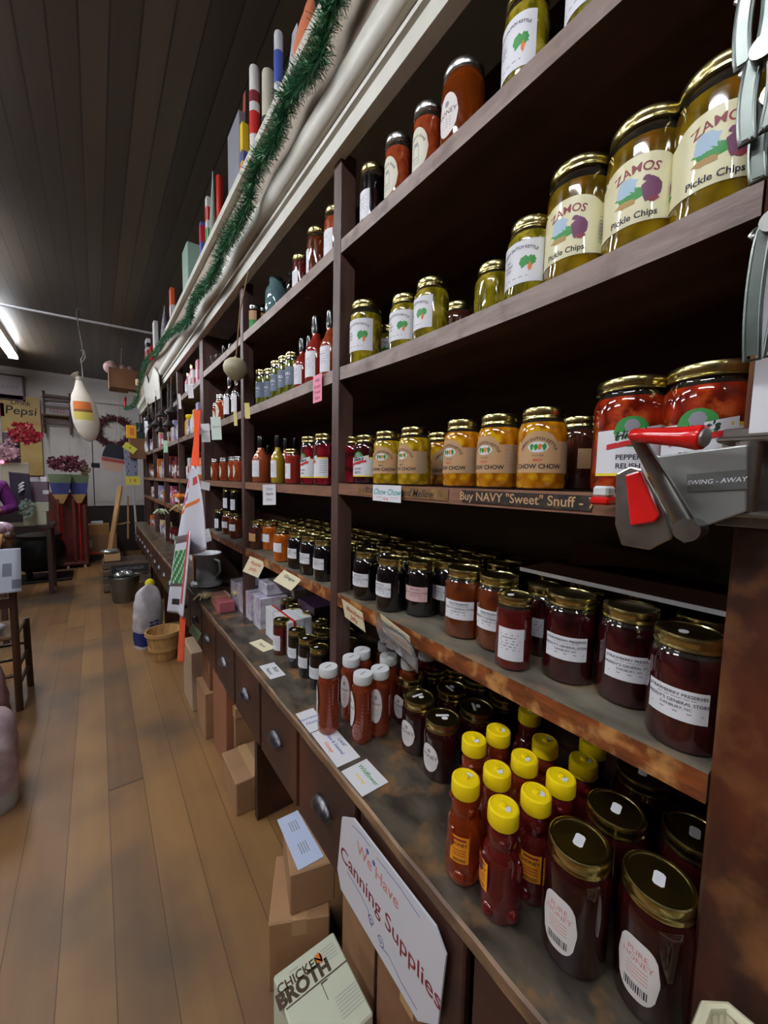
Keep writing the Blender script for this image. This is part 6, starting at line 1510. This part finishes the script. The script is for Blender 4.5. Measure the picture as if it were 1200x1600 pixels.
# sacks at the left edge
s2 = sack(-.485, 2.40, .26, .20, .50, 'patterned cream and navy sack standing at the left edge, nearest the camera', [mt('mauve_sack', 150, 128, 136, .7, col2=c(190, 170, 176), scale=12), m_navy, mt('grey_white_weave', 170, 172, 166, .7)], rz=.2, bands=lambda t, q: 2 if t < .2 else (1 if .22 < t < .42 and .5 < q < .78 else 0), bulge=.16, seed=3)
s3 = sack(-.565, 2.80, .26, .22, .58, 'dusty maroon cloth sack behind the patterned sack at the left edge', [mt('dusty_maroon', 110, 70, 80, .8, col2=c(140, 110, 110), scale=6)], rz=0, bulge=.12, seed=5)
# back left: signs on the wall
def wsign(u0, u1, v0, v1, label, m, texts, Y=9.38, cat='sign', name='wall_sign', frame=None):
    a = onY(u0, v1, Y); b = onY(u1, v0, Y); w = b.x - a.x; h = b.z - a.z
    o = card(Vector(((a.x + b.x) / 2, Y - .01, (a.z + b.z) / 2)), (1, 0, 0), (0, 0, 1), w, h, label, texts(w, h), m=m, name=name, cat=cat, th=.012)
    if frame:
        cx_, cz_ = (a.x + b.x) / 2, (a.z + b.z) / 2; mb = MB(); t = .03
        for (x0_, x1_, z0_, z1_) in ((-w / 2, w / 2, h / 2 - t, h / 2), (-w / 2, w / 2, -h / 2, -h / 2 + t), (-w / 2, -w / 2 + t, -h / 2, h / 2), (w / 2 - t, w / 2, -h / 2, h / 2)): mb.bbox(cx_ + x0_, cx_ + x1_, Y - .03, Y - .005, cz_ + z0_, cz_ + z1_, .003)
        mb.build('picture_frame', frame, o)
    return o
wsign(7, 62, 622, 742, 'yellow vintage soda sign reading Pepsi in black on the far wall', mt('aged_yellow_tin', 196, 168, 100, .5, col2=c(176, 140, 76), scale=3), lambda w, h: [('Drink', .11, 0, h * .41, 'ink', .1), ('Pepsi', .20, 0, h * .31, 'ink', .1)])
wsign(-50, 38, 588, 619, 'white framed panel with faded lettering above the yellow sign', mt('pale_panel', 176, 166, 170, .5), lambda w, h: [('MARKET', .09, w * .14, 0, 'grey', 0)], frame=mt('mauve_frame', 104, 76, 82, .6))
wsign(66, 112, 633, 652, 'pale board with faded red lettering behind the hung chair', mt('pale_mauve_board', 150, 138, 144, .6), lambda w, h: [('FEED', .10, 0, 0, 'maroon', 0)], Y=9.37)
wsign(0, 6, 630, 650, 'rose red panel at the left edge of the far wall', mt('rose_panel', 180, 84, 100, .6), lambda w, h: [], Y=9.38)
def flowers(u, v, Y, rx, rz_, label, cols, n=60, seed=1, name='flower_bunch'):
    p = onY(u, v, Y); mb = MB(); rg_ = random.Random(seed)
    for k in range(n):
        a, r_ = rg_.uniform(0, 2 * PI), rg_.random() ** .5; q = Vector((rx * r_ * math.cos(a), rg_.uniform(-.06, .06), rz_ * r_ * math.sin(a)))
        for j in range(5):
            b2 = rg_.uniform(0, 2 * PI); d = Vector((math.cos(b2), rg_.uniform(-.9, .2), math.sin(b2))).normalized(); L = rg_.uniform(.03, .06); w3 = d.cross(Vector((.1, 1, 0))).normalized() * L * .3
            b = len(mb.v); mb.v += [tuple(q), tuple(q + d * L * .5 + w3), tuple(q + d * L), tuple(q + d * L * .5 - w3)]; mb.f.append((b, b + 1, b + 2, b + 3)); mb.m.append(j % len(cols)); mb.sm.append(False)
    return tag(mb.build(name, cols, None, p), label, 'flowers')
m_rf = mt('poinsettia_red', 170, 30, 50, .6); m_mf = mt('maroon_petals', 96, 20, 46, .7)
flowers(40, 677, 6.80, .15, .12, 'bright red artificial poinsettia bunch before the yellow sign', [m_rf, mt('deep_red', 130, 20, 36, .6)], 70, 2)
flowers(105, 724, 7.9, .24, .11, 'dark maroon dried flower bunch above the broom rack', [m_mf, mt('deep_maroon', 66, 14, 32, .7)], 90, 3)
flowers(131, 733, 8.0, .07, .08, 'brown dried twigs beside the maroon flowers', [mt('dried_brown', 120, 96, 76, .8)], 20, 4)
# broom rack
rk = onZ(103, 888, 0); ry = 8.1
bkx = onY(103, 800, ry).x
br = empty('broom_rack', (bkx, ry, 0), 'tall reddish wooden rack holding the brooms', 'rack')
m_redw = mt('reddish_wood', 110, 44, 34, .5, col2=c(84, 34, 28), scale=5)
zt_ = onY(100, 775, ry).z
for x in (-.26, -.10, .10, .24): MB().bbox(x - .02, x + .02, -.02, .02, .06, 1.05 + .1 * (abs(x) < .2), .004).build('upright_slat', m_redw, br)
MB().bbox(-.27, .27, -.03, .30, .05, .09, .006).build('base', m_redw, br)
MB().bbox(-.28, .28, .26, .30, .06, 1.25, .006).build('back_board', m_redw, br)
for x in (-.2, 0, .22): MB().cyl((x, -.01, 0), (x, -.01, .05), .018).build('foot', m_whitecap, br)
def broom(x, y, label, wob=0.0):
    r = empty('corn_broom', (x, y, .09), label, 'broom', 'brooms standing head up in the rack')
    MB().cyl((0, 0, 0), (0, 0, 1.0), .014).build('handle', mt('glossy_red_handle', 196, 36, 30, .3, coat=.5), r)
    def head(z0, z1, w0, w1, m, name): 
        T = Matrix.Identity(4); mb = MB()
        vs = [(-w0, -.02, z0), (w0, -.02, z0), (w0, .03, z0), (-w0, .03, z0), (-w1, -.03, z1), (w1, -.03, z1), (w1, .04, z1), (-w1, .04, z1)]
        mb.add(vs, [(3, 2, 1, 0), (4, 5, 6, 7), (0, 1, 5, 4), (1, 2, 6, 5), (2, 3, 7, 6), (3, 0, 4, 7)]); return mb.build(name, m, r)
    head(.98, 1.13, .03, .10, mt('straw', 206, 170, 110, .8, col2=c(180, 140, 84), scale=40, stretch=(4, 4, .3)), 'straw_base'); head(1.13, 1.32, .10, .13, mt('blue_binding', 70, 76, 140, .7), 'blue_band'); head(1.32, 1.46, .13, .15, mt('greenish_straw', 128, 140, 108, .8, col2=c(110, 126, 90), scale=40, stretch=(4, 4, .3)), 'straw_tip')
broom(bkx - .06, ry + .08, 'broom with blue band standing head up in the rack, larger left one'); broom(bkx + .17, ry + .17, 'broom with blue band standing head up in the rack, right one')
# dark low bench with boxes, black stove shape
qx = onY(152, 830, 8.9)
tag(MB().bbox(-.34, .36, -.22, .22, .0, .10, .005).build('low_bench', mt('dark_bench', 50, 34, 30), None, (qx.x + .03, 8.9, 0)), 'dark low plank bench on the floor below the far doors', 'bench')
tag(MB().bbox(-.30, .30, -.2, .2, 0, .05, .01).build('orange_tray', mt('orange_tray', 210, 104, 60, .5), None, (qx.x + .03, 8.88, .1005)), 'flat orange tray under the cardboard boxes by the doors', 'tray')
o = tag(MB().bbox(-.29, .29, -.18, .18, 0, .30, .005).build('cardboard_box', m_cb, None, (qx.x, 8.88, .151)), 'cardboard box with white shipping label below the far doors', 'box'); MB().box(-.25, -.08, -.1815, -.18, .08, .22).build('shipping_label', m_paper, o)
tag(MB().bbox(-.20, .20, -.15, .15, 0, .19, .005).build('cardboard_box', mt('tan_carton', 186, 140, 84, .6), None, (qx.x - .02, 8.88, .452)), 'smaller tan carton on top of the shipping box', 'box')
tag(MB().bbox(-.09, .09, -.06, .06, 0, .05, .004).build('white_packet', m_paper, None, (qx.x, 8.88, .643)), 'small white packet on the tan carton', 'packet')
st = onY(65, 870, 7.4)
sv = empty('cast_iron_stove', (st.x - .02, 7.5, 0), 'black rounded cast iron stove on the left beyond the chair', 'stove')
MB().lathe([(.20, .14), (.27, .20), (.30, .34), (.29, .48), (.24, .60), (.26, .63), (.26, .66), (.10, .69), (.02, .70)], 24).build('body', bm_black, sv)
for a in (.7, 2.4, 3.9, 5.4): MB().cyl((.17 * math.cos(a), .17 * math.sin(a), 0), (.19 * math.cos(a), .19 * math.sin(a), .2), .025).build('leg', bm_black, sv)
MB().bbox(-.34, .36, -.3, .3, .0, .03, .005).build('hearth_plate', bm_black, sv)
# stacked boxes and hanging garments on the left
def lb(u0, u1, v0, v1, Y, d, label, m, name='box', cat='box'):
    return pane(u0, u1, v0, v1, Y, d, name, label, m, cat)[0]
tb = MB().bbox(-1.0, .16, -.25, .25, .86, .90, .004)
o = tb.build('display_table', mt('dark_table', 60, 44, 40), None, (onY(60, 830, 6.6).x - .0, 6.7, 0)); tag(o, 'dark display table carrying boxes beyond the person', 'table')
for x in (-.95, .11):
    for y in (-.2, .2): MB().bbox(x - .025, x + .025, y - .025, y + .025, 0, .86, .003).build('leg', mt('dark_table', 60, 44, 40), o)
z9 = .9005; xb = onY(64, 800, 6.6).x
def tb_(u0, u1, z0, hgt, Y, d, label, m, name='box', cat='box'):
    a, b = onY(u0, 800, Y).x, onY(u1, 800, Y).x; o = MB().bbox(-(b - a) / 2, (b - a) / 2, -d / 2, d / 2, 0, hgt, .004).build(name, m, None, ((a + b) / 2, Y, z0)); return tag(o, label, cat)
m_crb = mt('cream_carton', 196, 200, 176, .6)
tb_(38, 74, z9, .17, 6.62, .26, 'wide cream carton at the bottom of the stack on the display table', m_crb); tb_(52, 78, z9 + .171, .12, 6.62, .24, 'cream carton in the middle of the stack on the display table', m_crb)
pb_ = tb_(48, 78, z9 + .292, .26, 6.62, .20, 'dull purple carton with white sticker on top of the cream cartons', mt('dull_purple_box', 118, 96, 112, .5)); MB().box(.04, .10, -.1015, -.1, .10, .15).build('sticker', m_paper, pb_)
a = onY(47, 747, 6.7); 
cloth('paper_bag_roll', 'pale grey sheet hanging left of the white roll', (onY(47, 746, 6.6), onY(60, 746, 6.6)), (onY(47, 776, 6.6), onY(59, 776, 6.6)), [mt('pale_grey_sheet', 176, 178, 184, .6)], 1, .01, cat='sheet')
cloth('white_roll', 'bright white curved sheet beside the broom rack', (onY(62, 745, 6.6), onY(73, 745, 6.6)), (onY(65, 772, 6.6), onY(77, 771, 6.6)), [m_paper], 1, .02, cat='sheet')
lb(5, 45, 723, 799, 6.85, .03, 'pale board behind the dark jacket at the left', mt('pale_backboard', 176, 170, 150, .6), 'backboard', 'board')
lb(6, 30, 676, 723, 6.85, .03, 'dark mauve framed picture beneath the poinsettia', mt('dark_mauve_panel', 78, 62, 78, .5), 'framed_picture', 'picture')
jk = cloth('dark_jacket', 'dark grey jacket with three white sleeve stripes hanging behind the person', (onY(12, 737, 6.35), onY(44, 740, 6.35)), (onY(14, 800, 6.35), onY(46, 796, 6.35)), [mt('dark_grey_cloth', 62, 56, 72, .9)], 4, .03, cat='jacket', th=.01)
for k in range(3):
    a = onY(29, 759 + 5 * k, 6.30); b = onY(37, 753 + 5 * k, 6.30); MB().tube([a, (a + b) / 2 + Vector((0, -.02, 0)), b], .011, 6, flat=.4).build('stripe', m_paper, jk)
flowers(10, 705, 6.78, .12, .12, 'pale pink tissue flowers at the left edge', [mt('pale_pink_tissue', 206, 170, 180, .7), mt('pink_tissue2', 176, 130, 150, .7)], 40, 9)
flowers(42, 795, 6.3, .05, .10, 'greenish silver sprig standing beside the purple carton', [mt('silver_green', 130, 150, 136, .6)], 30, 12)
# glowing red lamp
lp = onY(3, 722, 6.4); tag(MB().ball((0, 0, 0), .02, 10).build('red_light', mt('red_glow', 255, 60, 80, .3, emit=12.0), None, lp), 'tiny glowing red light at the left edge', 'light')
# table with pink wrapped goods in front of the person
px = onY(10, 825, 4.9)
tbl = empty('small_table', (px.x - .12, 4.95, 0), 'small table carrying pink plastic wrapped goods in front of the person', 'table')
MB().bbox(-.45, .14, -.25, .25, .93, .96, .004).build('table_top', m_chair, tbl)
for x in (-.42, .10):
    for y in (-.22, .22): MB().bbox(x - .02, x + .02, y - .02, y + .02, 0, .93, .003).build('leg', m_chair, tbl)
m_pk = mt('pink_cellophane', 210, 180, 200, .25, coat=.8, col2=c(170, 130, 150), scale=30, bump=1.0)
for i, (dx, dy, r_) in enumerate(((.02, -.12, .10), (-.20, -.12, .10), (.06, .10, .085), (-.14, .12, .10), (-.34, .05, .10))):
    tag(MB().ball((0, 0, 0), r_, 12, sc=(1.1, .9, .8)).build('wrapped_bundle', m_pk, None, (px.x - .12 + dx, 4.95 + dy, .96 + r_ * .75)), f'pink cellophane wrapped bundle on the small table, {ORD[i]} from the front', 'bundle')

# ---- the person
def skin_obj(name, verts, edges, radii, m, parent=None, sub=1, root=0):
    me = bpy.data.meshes.new(name); me.from_pydata(verts, edges, []); me.materials.append(m)
    o = link(name, me, parent); md = o.modifiers.new('skin', 'SKIN'); md.use_smooth_shade = True
    lay = me.skin_vertices
    if not lay:
        bm_ = __import__('bmesh').new(); bm_.from_mesh(me); bm_.verts.layers.skin.verify(); bm_.to_mesh(me); bm_.free()
    for i, r_ in enumerate(radii):
        sv_ = me.skin_vertices[0].data[i]; sv_.radius = (r_, r_) if isinstance(r_, (int, float)) else r_; sv_.use_root = (i == root)
    s_ = o.modifiers.new('sub', 'SUBSURF'); s_.levels = sub; s_.render_levels = sub + 1
    return o
pp_ = onY(6, 780, 6.1)
PX, PY = pp_.x - .20, 6.1
m_skin = mt('skin_tone', 196, 140, 112, .5); m_purple = mt('purple_knit', 112, 36, 116, .85, col2=c(92, 26, 98), scale=30); m_trous = mt('dark_trousers', 34, 30, 40, .8); m_hair = mt('dark_hair', 44, 30, 26, .6)
verts = [(0, 0, .95), (0, 0, 1.12), (0, 0, 1.30), (0, 0, 1.42), (0, -.01, 1.50), (0, -.02, 1.58), (0, -.02, 1.66),
         (.18, 0, 1.40), (.26, -.02, 1.14), (.08, -.24, 1.13), (-.18, 0, 1.40), (-.26, -.02, 1.14), (-.06, -.26, 1.15),
         (.10, 0, .88), (.11, 0, .48), (.11, .02, .08), (.11, -.14, .04), (-.10, 0, .88), (-.11, 0, .48), (-.11, .02, .08), (-.11, -.14, .04)]
edges = [(0, 1), (1, 2), (2, 3), (3, 4), (4, 5), (5, 6), (3, 7), (7, 8), (8, 9), (3, 10), (10, 11), (11, 12), (0, 13), (13, 14), (14, 15), (15, 16), (0, 17), (17, 18), (18, 19), (19, 20)]
rad_ = [(.15, .11), (.14, .10), (.155, .11), (.10, .09), .05, (.075, .09), (.07, .085), .06, .042, .030, .06, .042, .030, .09, .06, .042, .035, .09, .06, .042, .035]
# hands: palm then five fingers each
for (ax, ay, az), sgn, wi in (((.08, -.24, 1.13), -1, 9), ((-.06, -.26, 1.15), 1, 12)):
    pi = len(verts); verts.append((ax + sgn * .05, ay - .01, az)); edges.append((wi, pi)); rad_.append((.030, .018))
    for f_ in range(4):
        z_ = az + .027 - .018 * f_; L = (.070, .078, .072, .058)[f_]; b0_ = len(verts)
        verts += [(ax + sgn * (.05 + L * .5), ay - .018, z_), (ax + sgn * (.05 + L), ay - .004, z_ - .004)]; edges += [(pi, b0_), (b0_, b0_ + 1)]; rad_ += [.009, .008]
    b0_ = len(verts); verts += [(ax + sgn * .05, ay - .03, az + .035), (ax + sgn * .085, ay - .035, az + .045)]; edges += [(pi, b0_), (b0_, b0_ + 1)]; rad_ += [.011, .009]
person = skin_obj('person', verts, edges, rad_, m_skin); person.location = (PX, PY, 0); person.rotation_euler.z = .35
tag(person, 'person in a purple sweater standing at the left edge with hands held together', 'person')
sv2 = [(0, 0, .86), (0, 0, 1.10), (0, 0, 1.30), (0, 0, 1.43), (.18, 0, 1.405), (.27, -.02, 1.14), (.12, -.21, 1.13), (-.18, 0, 1.405), (-.27, -.02, 1.14), (-.12, -.22, 1.145)]
skin_obj('sweater', sv2, [(0, 1), (1, 2), (2, 3), (3, 4), (4, 5), (5, 6), (3, 7), (7, 8), (8, 9)], [(.185, .14), (.18, .14), (.19, .14), (.11, .10), .085, .062, .050, .085, .062, .050], m_purple, person)
skin_obj('trousers', [(0, 0, .95), (.10, 0, .87), (.11, 0, .48), (.11, .02, .10), (-.10, 0, .87), (-.11, 0, .48), (-.11, .02, .10)], [(0, 1), (1, 2), (2, 3), (0, 4), (4, 5), (5, 6)], [(.16, .12), .105, .078, .07, .105, .078, .07], m_trous, person)
hr = MB().ball((0, .015, 1.665), .115, 14, sc=(.85, .95, 1.0)).tube([(0, .07, 1.66), (0, .09, 1.52), (0, .08, 1.44)], .05, 10).build('hair', m_hair, person)
MB().ball((0, -.105, 1.615), .013, 8, sc=(.8, 1, 1.4)).build('nose', m_skin, person)
for sx in (-1, 1): MB().ball((sx * .03, -.100, 1.642), .009, 8).build('eye', bm_black, person); MB().ball((sx * .078, 0, 1.625), .018, 8, sc=(.4, .8, 1.3)).build('ear', m_skin, person)
MB().tube([(-.022, -.098, 1.578), (0, -.106, 1.575), (.022, -.098, 1.578)], .005, 6).build('mouth', mt('lip_tone', 150, 70, 70), person)
bpy.context.view_layer.update()
